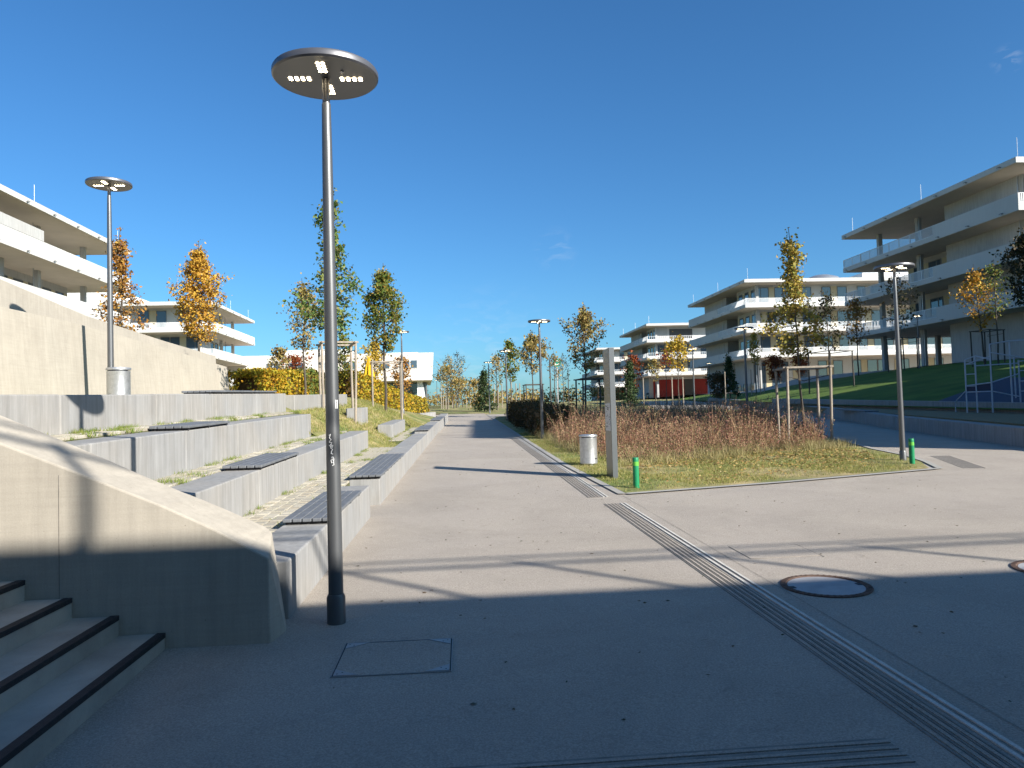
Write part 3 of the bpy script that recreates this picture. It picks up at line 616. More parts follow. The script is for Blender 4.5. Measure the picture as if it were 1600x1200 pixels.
for a in ((-.364, -.309, .364, -.305), (-.364, .305, .364, .309), (-.364, -.305, -.360, .305), (.360, -.305, .364, .305)): b.box(a[0], a[1], .001, a[2], a[3], .0075)
b.build('edge_frame', zinc_m, t)
b = MB()
for a in ((-.359, -.304, .359, -.297), (-.359, .297, .359, .304), (-.359, -.297, -.352, .297), (.352, -.297, .359, .297)): b.box(a[0], a[1], .001, a[2], a[3], .003)
b.build('gap', dark_m, t)
MB().box(-.351, -.296, .0005, .351, .296, .0055).build('cover_plate', pave_m, t)
for sx, sy in ((-1, -1), (1, -1), (1, 1), (-1, 1)):
    P = [(sx * .350, sy * .295), (sx * .20, sy * .295), (sx * .350, sy * .19)]
    if sx * sy < 0: P = P[::-1]
    c = MB().prism(P, .0056, .009).build('corner_plate', zinc_m, t)
    for q in (.9, 1.0):
        cx, cy = sx * (.35 - .02 - .03 * (q - .9) * 10), sy * (.295 - .025 - .02 * (q - .9) * 10)
        MB().lathe([(.006, .0092), (.0, .0098)], 8, (cx, cy, 0)).build('bolt', dark_m, c)
t = thing('access_cover', (3.25, 7.5, g(7.5)), 'sunlit rectangular cover outlined by dark joints near the railing shadows', 'access cover'); t.rotation_euler = (SL, 0, 0)
for a in ((-.36, -.29, -.352, .29), (.352, -.35, .36, .29), (-.36, -.298, -.2, -.29)): MB().box(a[0], a[1], .001, a[2], a[3], .004).build('joint', groove_m, t)
MB().box(-.351, -.29, .0005, .351, .28, .0035).build('cover_plate', kerb_m if 0 else pave_m, t)

# ------------------------------------------------------------------ terraced buildings
def building(label, x0, sx, y0, y1, W, zr, n, zbase, sides, fronts, solidpar, ground, cols, lit=whitec_m, sideM=None, front_top=None, sidepar=None, detail=1, roofbox=None, hst=3.5, topcore=None, group='terraced white concrete buildings'):
    t = thing('terraced_building', (x0, y0, zbase), label, 'building', group); o = t.location
    X = lambda u: x0 + sx * u
    def bx(b, u0, u1, v0, v1, z0, z1): a, c = sorted((X(u0), X(u1))); return b.box(a, v0, z0, c, v1, z1)
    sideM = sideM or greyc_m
    rf = bx(MB(o), 0, W, y0, y1, zr - .42, zr).build('roof', lit, t)
    bx(MB(o), .35, W - .35, y0 + .35, y1 - .35, zr, zr + .12).build('roof_upstand', sideM, rf)
    so = bx(MB(o), .08, W - .08, y0 + .08, y1 - .08, zr - .435, zr - .421).build('soffit', soff_m, rf)
    levels = [zr - .42 - hst * k for k in range(1, n + 1)]
    def win(z0, z1, face, a, c, parent, m=wframe_m, door=False):
        """face 's': side wall at u=a0, spans v a..c ; face 'f': front wall at v, spans u"""
        kind, pos = face; fw = .07
        b = MB(o)
        def pl(p0, p1, q0, q1, d0, d1, bb):
            if kind == 's': bx(bb, pos - d1, pos - d0, p0, p1, q0, q1)
            else: bx(bb, p0, p1, pos - d1, pos - d0, q0, q1)
        pl(a, a + fw, z0, z1, 0, .06, b); pl(c - fw, c, z0, z1, 0, .06, b); pl(a + fw, c - fw, z0, z0 + fw, 0, .06, b); pl(a + fw, c - fw, z1 - fw, z1, 0, .06, b)
        if c - a > 1.7: mm = a + (c - a) * .36; pl(mm - .035, mm + .035, z0 + fw, z1 - fw, 0, .055, b)
        w = b.build('window', m, parent); b = MB(o); pl(a + fw, c - fw, z0 + fw, z1 - fw, .005, .02, b); b.build('pane', glass_m, w)
        return w
    for k, zf in enumerate(levels):
        sl = bx(MB(o), 0, W, y0, y1, zf, zf + .42).build('floor_slab', lit, t)
        bx(MB(o), .08, W - .08, y0 + .08, y1 - .08, zf - .014, zf - .001).build('soffit', soff_m, sl)
        ztop = zf + 1.30; zs = zf + .421
        # parapet: solid runs and bar runs along the path side
        a, c = solidpar[k % len(solidpar)]
        if c > a: bx(MB(o), .03, .17, a, c, zs, ztop).build('parapet', lit, t)
        runs = [(y0 + .05, a), (c, y1 - .05)] if c > a else [(y0 + .05, y1 - .05)]
        b = MB(o)
        for (p, q) in runs:
            if q - p < .3: continue
            s = .13 if detail else .3; m_ = int((q - p) / s)
            for i in range(m_ + 1): v = p + (q - p) * i / m_; bx(b, .06, .09, v - .018 if detail else v - .04, v + .018 if detail else v + .04, zs + .06, ztop - .04)
            bx(b, .05, .11, p, q, ztop - .04, ztop); bx(b, .05, .11, p, q, zs + .03, zs + .07)
            m2 = max(1, int((q - p) / 1.6))
            for i in range(m2 + 1): v = p + (q - p) * i / m2; bx(b, .045, .115, v - .03, v + .03, zs, ztop - .041)
        if b.v: b.build('railing', rail_m, t)
        b = MB(o); s = .15 if detail else .4; m_ = int((W - .2) / s)
        for i in range(m_): u = .2 + (W - .4) * i / m_; bx(b, u - .03, u + .03, y0 + .06, y0 + .09, zs + .06, ztop - .04)
        bx(b, .12, W - .1, y0 + .05, y0 + .11, ztop - .04, ztop); bx(b, .12, W - .1, y0 + .04, y0 + .12, zs, zs + .22)
        b.build('railing', rail_m, t)
    lv = [zr - .42] + levels
    for k in range(n + 1):
        zt = lv[k] - .015; zf = lv[k + 1] + .421 if k < n else zbase - 1.5
        segs = (sides[k] if k < len(sides) else sides[-1]) if k < n else ground[0]
        core = 5.2
        ends = [s for s in segs]
        v0 = min(s[0] for s in segs); v1 = max(s[1] for s in segs)
        # body behind everything
        openv = [s for s in segs if s[2] == 'open']
        cv1 = min([s[0] for s in openv] + [v1]) if openv else v1
        if k < n or not openv: bx(MB(o), core, (topcore if topcore and k == 0 else W - 2.6), v0 + .02, cv1 - .02, zf, zt).build('wall', lit if sx < 0 or k < n else lit, t)
        for s in segs:
            a, c, kd = s[:3]
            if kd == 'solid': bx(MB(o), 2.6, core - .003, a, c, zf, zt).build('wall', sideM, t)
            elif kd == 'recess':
                bx(MB(o), core - .35, core - .30, a + .01, c - .01, zf, zt).build('wall', recess_shade_m, t); bx(MB(o), 2.7, 2.78, a + .1, a + .16, zf, zt).build('column', rail_m, t)
            elif kd == 'glass':
                d = s[3] if len(s) > 3 else 2.6
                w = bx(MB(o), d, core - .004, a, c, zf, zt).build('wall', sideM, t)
                nn = max(1, int((c - a) / 2.0)); st = (c - a) / nn
                for i in range(nn):
                    win(zf + (.12 if k == n else .9), zf + (2.55 if k < n else 2.9), ('s', d), a + i * st + .15, a + i * st + st * .68, w)
                    bx(MB(o), d - .025, d - .002, a + i * st + st * .70, a + (i + 1) * st + .02, zf + .9, zf + 2.55).build('panel', beige_m, w)
        fs = fronts[k] if k < len(fronts) else fronts[-1]
        if fs:
            u = 2.65; fv = v0 - .014
            for j, (wd, kd) in enumerate(fs):
                if u + wd > W - 2.6: break
                if kd == 'w': win(zf + .55, zt - .35, ('f', fv), u + .03, u + wd - .03, t)
                elif kd == 'g': win(zf + .02, zt - .25, ('f', fv), u + .03, u + wd - .03, t)
                elif kd == 'b': bx(MB(o), u, u + wd, fv - .03, fv - .002, zf + .1, zt - .3).build('panel', beige_m, t)
                elif kd == 'o': bx(MB(o), u, u + wd, fv - .03, fv - .002, zf + .4, zt - .5).build('opening_shade_panel', recess_shade_m, t)  # flat dark panel standing in for a shaded opening
                elif kd == 'r': bx(MB(o), u, u + wd, fv - .06, fv - .002, zf + .1, zt - .5).build('panel', red_m, t)
                u += wd
        for (cu, cv) in cols:
            if k < n or True:
                bx(MB(o), cu - .2, cu + .2, cv - .2, cv + .2, zf - (0 if k < n else 0), zt).build('column', sideM, t)
        for (v) in (y0 + 3, y0 + 3 + (y1 - y0) * .5):
            bx(MB(o), 2.45, 2.51, v, v + .06, zf, zt).build('downpipe', galv_m, t)
    if detail:
        for k in range(n + 1):
            z = (lv[k] + .16); q = y0 + 1.5
            while q < y1: 
                b = MB(o); bx(b, -.12, -.002, q, q + .1, z - .08, z - .02); bx(b, -.12, -.08, q, q + .34, z - .02, z + .02); b.build('fascia_light', wframe_m, t); q += 3.7
    for (u, v) in ((.8, y0 + .8), (.8, (y0 + y1) / 2), (W * .5, y0 + .8), (.8, y1 - .8)): MB(o).tube([(X(u), v, zr), (X(u), v, zr + 1.7)], .018 if detail else .03, 5).build('lightning_rod', rail_m, rf)
    if roofbox:
        u0, u1, v0, v1, h = roofbox; bx(MB(o), u0, u1, v0, v1, zr, zr + h).build('roof_housing', whitep_m, rf)
    return t
FP = [(1.9, 'w'), (.8, 'b'), (1.3, 'w'), (1.3, 'w'), (.6, 'x'), (.9, 'b'), (1.4, 'w'), (1.5, 'x'), (1.4, 'w'), (.9, 'b'), (1.5, 'w'), (1.5, 'x'), (1.3, 'w'), (.9, 'b'), (1.6, 'w'), (1.4, 'w'), (1.2, 'x'), (.9, 'b'), (1.4, 'w'), (1.5, 'x'), (1.4, 'w'), (.9, 'b'), (1.5, 'w')]
FP2 = FP[4:] + FP[:4]
r5 = None
def shift(seg, y): return [(s[0] + y, s[1] + y) + tuple(s[2:]) for s in seg]
# nearest right building: open roof terrace at its far end
r1 = building('nearest right terraced building with open roof terrace, mostly in shade', 41.5, 1, 51, 75.5, 30, 19.05, 3, 4.55,
    [shift([(2.6, 11.8, 'solid'), (11.8, 23, 'open')], 51), shift([(2.6, 11.8, 'solid'), (11.8, 17.6, 'glass', 4.2), (17.6, 20.5, 'glass', 4.6)], 51)],
    [FP], [(51.03, 60.8), (51.03, 61)], (shift([(2.6, 11.8, 'solid'), (11.8, 14, 'glass', 4.2), (14, 23, 'open')], 51),), [(2.75, 66.8), (2.75, 73.2), (8.5, 73.2), (8.5, 66.8)], topcore=8.5)
o = r1.location; MB(o).box(62, 53.6, 15.45, 69, 73.2, 18.6).build('wall', soff_m, r1); MB(o).box(46.5, 63, 4.6, 47.2, 65, 8.1).build('wall', whitec_m, r1)
MB(o).box(54, 64, 4.4, 69, 75, 8.1).build('wall', whitec_m, r1)
r2 = building('big white terraced building with sunlit front behind the yellowing tree', 41.2, 1, 101, 126, 44, 19.0, 3, 3.3,
    [shift([(2.6, 9.5, 'glass', 2.62), (9.5, 14, 'recess'), (14, 24, 'solid')], 101)], [FP, FP2, FP], [(112, 125.9)],
    (shift([(4.6, 12, 'glass', 2.8), (12, 24, 'solid')], 101),), [(2.7, 103.4)], roofbox=(20, 44, 106, 118, 1.6))
b = MB(r2.location); b.lathe([(3.4, 19.1), (3.2, 20.0), (2.4, 20.9), (1.2, 21.3), (0, 21.4)], 20, (58, 112, 0)); b.build('roof_dome', galv_m, r2, smooth=True)
r3 = building('smaller looking terraced building with red ground floor, behind the yellow sapling', 41.5, 1, 154.5, 179.5, 40, 19.2, 3, 3.6,
    [shift([(2.6, 9, 'open'), ][:0] + [(2.6, 9.5, 'glass', 2.62), (9.5, 14, 'recess'), (14, 24, 'solid')], 154.5)], [[(3, 'x'), (5, 'o'), (3, 'x'), (6, 'o'), (3, 'x')], FP, FP2, [(1, 'x'), (7, 'r'), (2, 'o'), (6, 'r'), (3, 'o'), (7, 'r')]], [(166, 179.4)],
    (shift([(9.5, 13, 'glass', 2.7), (13, 24, 'solid')], 154.5),), [(2.7, 157)], detail=0)
r4 = building('farthest right terraced building half hidden by the sign pylon', 41, 1, 206, 230, 40, 18.6, 3, 3.6,
    [shift([(2.6, 9.5, 'glass', 2.62), (9.5, 14, 'recess'), (14, 23, 'solid')], 206)], [FP2, FP, FP, [(2, 'x'), (8, 'r'), (3, 'o'), (8, 'r')]], [(218, 229.9)],
    (shift([(9.5, 13, 'glass', 2.7), (13, 23, 'solid')], 206),), [(2.7, 208.5)], detail=0)
l1 = building('near left terraced building seen above the rear cream wall', -30, -1, 44, 74.4, 26, 18.05, 3, 3.3,
    [shift([(2.6, 17, 'glass', 4.8), (17, 28, 'open')], 44), shift([(2.6, 14.5, 'solid'), (14.5, 27.5, 'glass', 4.4)], 44)], [None], [(44.05, 60)],
    (shift([(2.6, 27, 'glass', 2.7)], 44),), [(2.75, 63.3), (2.75, 71), (9, 71)], lit=whitec_m, sideM=greyc_m, hst=3.6)
o = l1.location; MB(o).box(-30.3, 46, 15.4, -30.12, 59.2, 16.2).build('parapet', greyc_m, l1); MB(o).box(-50, 62, 14.5, -39.5, 63, 17.6).build('wall', soff_m, l1)
l2 = building('farther left terraced building with sunlit windows behind the orange tree', -31, -1, 103.5, 124.7, 34, 17.5, 3, 3.0,
    [shift([(2.6, 7, 'solid'), (7, 11, 'glass', 2.7), (11, 15, 'recess'), (15, 20, 'open')], 103.5)], [FP2, FP], [(103.6, 113)],
    (shift([(2.6, 19, 'glass', 2.7)], 103.5),), [(2.75, 116), (2.75, 122)], sideM=whitec_m, roofbox=(13, 24, 106, 116, 2.0), hst=3.6)
# the two school blocks whose shadows lie on the path and ramp (beside and behind the view)
r0 = building('terraced building beside the ramp road, outside the view', 25.2, 1, 5.6, 24.2, 26, 17.7, 2, .4,
    [shift([(3, 17, 'solid')], 5.6)], [None], [(5.65, 24.15)], (shift([(.5, 18, 'solid')], 5.6),), [(9, 8), (9, 22)], hst=3.6, detail=0)
building('terraced building between the ramp road block and the nearest right block, outside the view', 50, 1, 21, 46, 28, 18.0, 3, 4.2,
    [shift([(2.6, 22, 'solid')], 21)], [None], [(21.05, 45.4)], (shift([(2.6, 22, 'solid')], 21),), [], detail=0)  # unseen block, placed and sized to keep the grass bank in shade
o = r0.location; MB(o).box(25.25, 5.65, 0, 50, 24.1, 10.2).build('wall', greyc_m, r0)
r0.location = r0.location
BY = 6.35 - math.sin(R(43)) / math.tan(SUN_EL) * (7.5 - .02)
t = thing('station_building', (0, BY, -.3), 'building with railed deck behind the viewpoint', 'building'); o = t.location
MB(o).box(-34, BY - 16, -.6, 42, BY, 7.5).build('wall', wframe_m, t)
for i in range(-14, 24): x = .10 + 1.8 * i; MB(o).box(x - .03, BY - .09, 7.5, x + .03, BY - .03, 8.5).build('railing_post', wframe_m, t)
for z, hh in ((8.36, .055), (8.62, .03)): MB(o).box(-34, BY - .085, z, 42, BY - .035, z + hh).build('railing_bar', wframe_m, t)

# pale stone building straight ahead
t = thing('stone_building', (-2.3, 120, 3), 'long pale travertine building with a jutting upper storey beyond the hedge', 'building'); o = t.location
b = MB(o); b.hexa([(-40, 120, 7.0), (-2.55, 120, 7.0), (-3.4, 142, 7.0), (-40, 142, 7.0)], [(-40, 120, 11.45), (-2.25, 120, 11.35), (-3.2, 142, 11.35), (-40, 142, 11.45)]); up_ = b.build('upper_storey', pinkst_m, t)
for i in range(1, 6): MB(o).box(-39.9, 119.985, 7.0 + i * .74, -2.5, 119.999, 7.02 + i * .74).build('cladding_joint', soff_m, up_)
MB(o).box(-40, 123, 1.5, -13.4, 140, 6.999).build('lower_storey', pinkst_m, t)
MB(o).box(-13.39, 127, 1.5, -3.6, 138, 6.999).build('glazed_hall', glass_m, t)
for x in (-13.3, -11.2, -9.1, -7.0, -4.9, -3.8): MB(o).box(x, 126.9, 1.5, x + .14, 126.99, 6.99).build('mullion', wframe_m, t)
MB(o).hexa([(-5.0, 121.5, 2), (-3.4, 121.5, 2), (-3.4, 122.3, 2), (-5.0, 122.3, 2)], [(-5.0, 121.5, 6.99), (-4.2, 121.5, 6.99), (-4.2, 122.3, 6.99), (-5.0, 122.3, 6.99)]).build('pier', whitep_m, t)
def w3(p0, p1, z0, z1, y, par, nm='window', m=glass_m, nmul=2):
    x0_, x1_ = TX(p0) * y, TX(p1) * y; f = MB(o).box(x0_, y - .06, z0, x1_, y + .05, z1).build(nm, whitep_m, par)
    n = nmul
    for i in range(n): a = x0_ + (x1_ - x0_) * i / n; MB(o).box(a + .07, y - .09, z0 + .07, a + (x1_ - x0_) / n - .07, y - .062, z1 - .07).build('pane', m, f)
for p0, p1 in ((416, 438), (452, 478), (502, 512), (537, 558), (592, 610), (630, 653)): w3(p0, p1, 8.9, 10.25, 120, up_)
w3(544, 576, 5.9, 6.8, 122.95, t, nmul=4); w3(500, 528, 5.2, 6.6, 122.95, t, nmul=3)
for i in range(16): x = -29.5 + i * .3; MB(o).box(x, 122.9, 3.5, x + .1, 122.99, 6.6).build('louvre', soff_m, t)
rb = MB(o).box(-26.6, 126, 11.46, -16, 134, 12.7).build('roof_housing', whitep_m, t); MB(o).box(-27.4, 126.2, 11.46, -26.62, 128, 12.4).build('roof_cage', wframe_m, t); MB(o).box(-9.5, 128, 11.42, -5, 136, 12.1).build('roof_housing', whitep_m, t)

# ------------------------------------------------------------------ trees
def leaves_np(P, size, flat=0.0):
    n = len(P); a = RNG.normal(0, 1, (n, 3)); a /= np.linalg.norm(a, axis=1)[:, None]
    b = RNG.normal(0, 1, (n, 3)); b -= a * (a * b).sum(1)[:, None]; b /= np.linalg.norm(b, axis=1)[:, None]
    s = RNG.uniform(.6, 1.25, n)[:, None] * size; c = np.cross(a, b) * s * .22
    V = np.zeros((n, 4, 3)); V[:, 0] = P - a * s * .6; V[:, 1] = P + b * s * .45 + c; V[:, 2] = P + a * s * .6; V[:, 3] = P - b * s * .45 + c
    return V.reshape(-1, 3)
def tree(loc, H, hb, wr, label, leaf, nleaf=2500, lsize=.09, nb=26, trunk_r=.045, shape='flame', sparse=1.0, bark=bark_m, cat='tree', name='young_tree', lean=(0, 0), clump=.13, seed=0, detach=True):
    rs = random.Random(seed * 31 + 5); t = thing(name, loc, label, cat)
    def axis(h): return Vector((lean[0] * h / H + .03 * math.sin(h * 2.3 + seed), lean[1] * h / H + .03 * math.cos(h * 1.9 + seed), h))
    hs_ = [H * i / 12 for i in range(13)]
    MB().tube([axis(h) if h else Vector((0, 0, -.2)) for h in hs_], [trunk_r * (1 - .88 * h / H) + .004 for h in hs_], 8).build('trunk', bark, t, smooth=True)
    def env(f):   # f: 0 base of crown .. 1 top
        if shape == 'leader': return .62 + .48 * math.sin(math.pi * f / .5) if f < .42 else max(.16, .62 - (f - .42) * 1.5) if f < .72 else (.30 if .8 < f < .93 else .14)
        if shape == 'flame': return (math.sin(math.pi * min(f * .95 + .13, 1)) ** .8) * (1 - .25 * f) if f < .62 else max(.08, (1 - f) * 1.25 + .06)
        if shape == 'cone': return max(.05, 1 - f)
        if shape == 'round': return max(.1, math.sin(math.pi * (f * .86 + .1)))
        return 1 - f * .6
    B = MB(); pts = []; wts = []
    for i in range(nb):
        f0 = (i + rs.random() * .8) / nb; h0 = hb + (H - hb) * f0 * .86; a = i * 2.4 + rs.random() * .9
        ext = wr * env(f0) * rs.uniform(.65, 1.2); rise = ext * (.9 if shape in ('flame', 'round') else -.12) + .12
        p0 = axis(h0); d = Vector((math.cos(a), math.sin(a), 0)); p3 = p0 + d * ext + Vector((0, 0, min(rise, H - h0)))
        p1 = p0.lerp(p3, .35) + d * ext * .12 + Vector((0, 0, -.03)); p2 = p0.lerp(p3, .7) + Vector((rs.uniform(-.06, .06), rs.uniform(-.06, .06), 0))
        r0 = trunk_r * .42 * (1 - .6 * f0); B.tube([p0, p1, p2, p3], [r0, r0 * .7, r0 * .45, .004], 5, cap=False)
        subs = [(p0, p1, p2, p3)]
        for q in range(3):
            s0 = rs.choice((p1, p2, p1.lerp(p2, .5))); s3 = s0 + Vector((rs.uniform(-1, 1), rs.uniform(-1, 1), rs.uniform(.1, 1.0) if shape != 'cone' else rs.uniform(-.3, .3))) * max(ext, .2) * .42
            B.tube([s0, s0.lerp(s3, .5) + Vector((.01, .01, .01)), s3], [r0 * .4, r0 * .25, .003], 4, cap=False); subs.append((s0, s0.lerp(s3, .5), s3))
        den = rs.choice((.25, .7, 1, 1.3)) if sparse < .8 else rs.uniform(.6, 1.2)
        for sb in subs:
            for q in range(7 if len(sb) == 4 else 6):
                u = rs.uniform(.25, 1.06) * (len(sb) - 1); k = min(int(u), len(sb) - 2); pts.append(sb[k].lerp(sb[k + 1], u - k)); wts.append(den)
    for q in range(12):
        h = H * (1 - .22 * rs.random()); pts.append(axis(h)); wts.append(.7)
    B.build('branches', bark, t, smooth=True)
    P = np.array([tuple(p) for p in pts]); w = np.array(wts); idx = RNG.choice(len(P), nleaf, p=w / w.sum())
    L = P[idx] + RNG.normal(0, clump, (nleaf, 3)) * np.array([1, 1, .8])
    npmesh('crown', leaves_np(L, lsize), 4, MATS[leaf], t)
    return t
leafmat('green turning leaves', [(0.075, 0.143, 0.030), (0.135, 0.195, 0.036), (0.240, 0.234, 0.042), (0.450, 0.273, 0.048)])
leafmat('green leaves', [(0.075, 0.156, 0.042), (0.120, 0.208, 0.049), (0.225, 0.260, 0.070), (0.300, 0.247, 0.070)])
leafmat('yellow green leaves', [(0.260, 0.284, 0.060), (0.429, 0.365, 0.075), (0.546, 0.378, 0.068), (0.208, 0.135, 0.045)])
leafmat('olive tan leaves', [(0.182, 0.182, 0.056), (0.378, 0.294, 0.084), (0.504, 0.350, 0.112), (0.168, 0.098, 0.042)])
leafmat('golden leaves', [(0.598, 0.308, 0.040), (0.676, 0.420, 0.056), (0.494, 0.210, 0.032), (0.715, 0.504, 0.080)])
leafmat('orange brown leaves', [(0.450, 0.195, 0.042), (0.525, 0.286, 0.056), (0.250, 0.104, 0.042), (0.575, 0.364, 0.070)])
leafmat('yellow leaves', [(0.632, 0.414, 0.033), (0.690, 0.483, 0.055), (0.517, 0.299, 0.033), (0.402, 0.368, 0.055)])
leafmat('dark late leaves', [(0.035, 0.05, 0.02), (0.06, 0.065, 0.025), (0.10, 0.07, 0.03), (0.03, 0.03, 0.015)])
leafmat('rust red leaves', [(0.28, 0.05, 0.02), (0.36, 0.09, 0.025), (0.20, 0.04, 0.02), (0.40, 0.16, 0.03)])
leafmat('conifer needles', [(0.03, 0.07, 0.025), (0.06, 0.10, 0.035), (0.09, 0.13, 0.05), (0.04, 0.06, 0.03)])
leafmat('yellow hedge leaves', [(0.600, 0.380, 0.022), (0.528, 0.414, 0.033), (0.264, 0.287, 0.033), (0.660, 0.322, 0.022), (0.144, 0.196, 0.033)])
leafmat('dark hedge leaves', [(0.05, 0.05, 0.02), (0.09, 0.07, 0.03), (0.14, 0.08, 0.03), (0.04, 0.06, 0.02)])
def PX(px, d, zf=None):   # a station d metres ahead, seen in column px of the site survey
    x = TX(px) * d; return (x, d, (zf(x, d) if zf else g(d)))
def cage(loc, label, m, s=1.1, h=2.1, rz=.2, group='timber tree stake frames', rails=4, r=.038):
    t = thing('stake_frame', (0, 0, 0), label, 'tree stakes', group)
    C_ = [(-s / 2, -s / 2), (s / 2, -s / 2), (s / 2, s / 2), (-s / 2, s / 2)]
    for i, (x, y) in enumerate(C_):
        e = random.uniform(-.03, .03); MB().tube([(x + e, y - e, -.3), (x, y, h * .5), (x - e * .5, y + e * .5, h)], [r, r, r * .95], 10).build('post', m, t, smooth=True)
    for i in range(rails):
        a, c = C_[i], C_[(i + 1) % 4]; d = Vector((c[0] - a[0], c[1] - a[1], 0)).normalized(); n_ = Vector((-d.y, d.x, 0)) * .035
        p, q = Vector((*a, h + .0)) - d * .1, Vector((*c, h + .0)) + d * .1; b = MB()
        b.hexa([p - n_, q - n_, q + n_, p + n_], [v + Vector((0, 0, .055)) for v in (p - n_ * .7, q - n_ * .7, q + n_ * .7, p + n_ * .7)]); b.build('rail', m, t, bevel=.008)
    for x in C_[:2]: MB().tube([(x[0], x[1], h * .9), (x[0] * .3, x[1] * .3, h * .86), (.05, 0, h * .84)], .012, 5).build('tie', darkstake_m, t)
    t.location = loc; t.rotation_euler = (0, 0, rz); return t
# right and centre
tree((9.95, 20.55, g(20.5)), 6.15, 2.5, .78, 'tall slender yellow green tree in the light timber frame at the island end', 'yellow green leaves', 3200, .08, 40, .035, shape='leader', seed=1, sparse=.75, clump=.11, lean=(-.22, 0))
cage((9.98, 20.6, g(20.5)), 'light timber frame round the yellow green tree at the island end', stake_m, 1.15, 2.12, -.18)
tree(PX(915, 34), 5.75, 2.3, 1.15, 'bushy olive and tan tree behind the shrubs left of the pylon', 'olive tan leaves', 2300, .10, 34, .05, seed=2, clump=.11, sparse=.7)
cage(PX(924, 34), 'dark timber frame round the olive tree left of the pylon', darkstake_m, 1.15, 2.15, .1)
tree(PX(832, 50), 5.6, 2.7, 1.35, 'loose yellow olive tree with dark frame, right of the shaded path', 'olive tan leaves', 1500, .14, 22, .05, seed=3, sparse=.6, clump=.17)
cage(PX(833, 50), 'dark timber frame right of the shaded path stretch', darkstake_m, 1.1, 2.1, .05)
tree(PX(798, 60), 6.0, 2.4, 1.0, 'small green brown tree seen behind the lamp at the path edge', 'green turning leaves', 1100, .16, 20, .05, seed=4)
tree(PX(776, 72), 5.6, 2.2, 1.3, 'thin pale tree with few leaves left of the lamp at the path edge', 'olive tan leaves', 420, .16, 22, .05, seed=5, sparse=.5)
tree(PX(867, 62), 5.0, 2.4, 1.0, 'nearly bare young tree beyond the green roundel sign', 'olive tan leaves', 260, .14, 20, .05, seed=6, sparse=.5)
tree(PX(880, 85), 6, 2.4, 1.6, 'faint bare tree far beyond the roundel sign', 'dark late leaves', 200, .14, 24, .05, seed=16, sparse=.5)
tree(PX(1297, 50, hr), 7.0, 2.6, 1.35, 'dark sparse tree in a dark frame on the grass bank', 'dark late leaves', 620, .17, 20, .05, seed=7, sparse=.5, clump=.2)
cage(PX(1299, 50.3, hr), 'dark timber frame on the grass bank under the dark sparse tree', darkstake_m, 2.0, 2.6, .3, r=.05)
tree(PX(1342, 61, hr), 6.9, 2.5, 1.6, 'orange brown sparse tree near the far end of the bank crest', 'orange brown leaves', 900, .17, 22, .06, seed=8, sparse=.5, clump=.22)
tree(PX(1408, 57, hr), 7.9, 3.2, 1.7, 'almost bare dark tree behind the right lamp on the crest', 'dark late leaves', 480, .18, 20, .06, seed=9, sparse=.5, clump=.22)
cage(PX(1412, 57.6, hr), 'dark frame round the almost bare tree on the crest', darkstake_m, 1.5, 2.5, .3, r=.05)
tree(PX(1541, 46, hr), 6.6, 2.3, 1.3, 'bright golden sparse tree on the crest above the climbing frame', 'golden leaves', 900, .15, 22, .06, seed=10, sparse=.5, clump=.2, lean=(-.5, 0))
cage(PX(1546, 46.5, hr), 'dark frame round the golden tree above the climbing frame', darkstake_m, 1.3, 2.2, .3, r=.045)
tree(PX(1562, 43, hr), 6.5, 2.8, 1.1, 'thin dark green tree beside the golden tree', 'green turning leaves', 420, .14, 20, .05, seed=11, sparse=.5, clump=.2)
tree(PX(1614, 36, hr), 7.4, 2.9, 1.45, 'dark brown green tree at the right picture edge', 'dark late leaves', 2600, .14, 28, .06, seed=12, clump=.16)
tree(PX(1181, 70, lambda x, y: hr(x, y)), 6.1, 2.6, .75, 'little yellow olive tree between light stakes before the big white building', 'yellow green leaves', 620, .16, 16, .05, seed=13)
tree(PX(1060, 66), 6.5, 2.6, 1.7, 'golden olive sapling in front of the red ground floor', 'yellow leaves', 760, .2, 22, .06, seed=14, sparse=.6, clump=.22)
tree(PX(1041, 76), 5.6, 3.2, 1.3, 'thin reddish sapling just left of the golden sapling', 'rust red leaves', 260, .2, 18, .05, seed=15, sparse=.5)
tree(PX(1024, 72), 4.6, 2.2, 1.3, 'low olive sapling in front of the red panels', 'olive tan leaves', 300, .2, 18, .05, seed=17, sparse=.5)
tree(PX(990, 78), 5.6, 1.2, 1.5, 'orange shrub like tree behind the small fir by the pylon', 'rust red leaves', 700, .2, 20, .05, seed=18, shape='round')
tree(PX(984, 66), 4.6, .3, 1.15, 'small green fir just right of the sign pylon', 'conifer needles', 2800, .14, 40, .05, seed=19, shape='cone', name='fir_tree', clump=.12)
tree(PX(1140, 74, hr), 4.7, .4, 1.25, 'dark fir beside the wall of the big white building', 'conifer needles', 2600, .15, 36, .06, seed=20, shape='cone', name='fir_tree', clump=.13)
tree(PX(1122, 74, hr), 2.6, .1, 1.4, 'low dark brown bush at the foot of the dark fir', 'dark hedge leaves', 1500, .17, 24, .04, seed=21, shape='round', name='bush', cat='bush', clump=.2)
tree(PX(1212, 78, hr), 3.6, .9, 1.3, 'rust red bush on the slope before the big white building', 'rust red leaves', 1200, .18, 22, .05, seed=22, shape='round', name='bush', cat='bush', clump=.2)
tree(PX(1252, 90, hr), 3.4, .9, 1.2, 'rust red bush half hidden by the slender tree', 'rust red leaves', 800, .2, 20, .05, seed=23, shape='round', name='bush', cat='bush', clump=.2)
tree(PX(756, 68), 4.1, .1, 1.35, 'small bluish fir on the far lawn straight ahead', 'conifer needles', 2400, .15, 38, .05, seed=24, shape='cone', name='fir_tree', clump=.13)
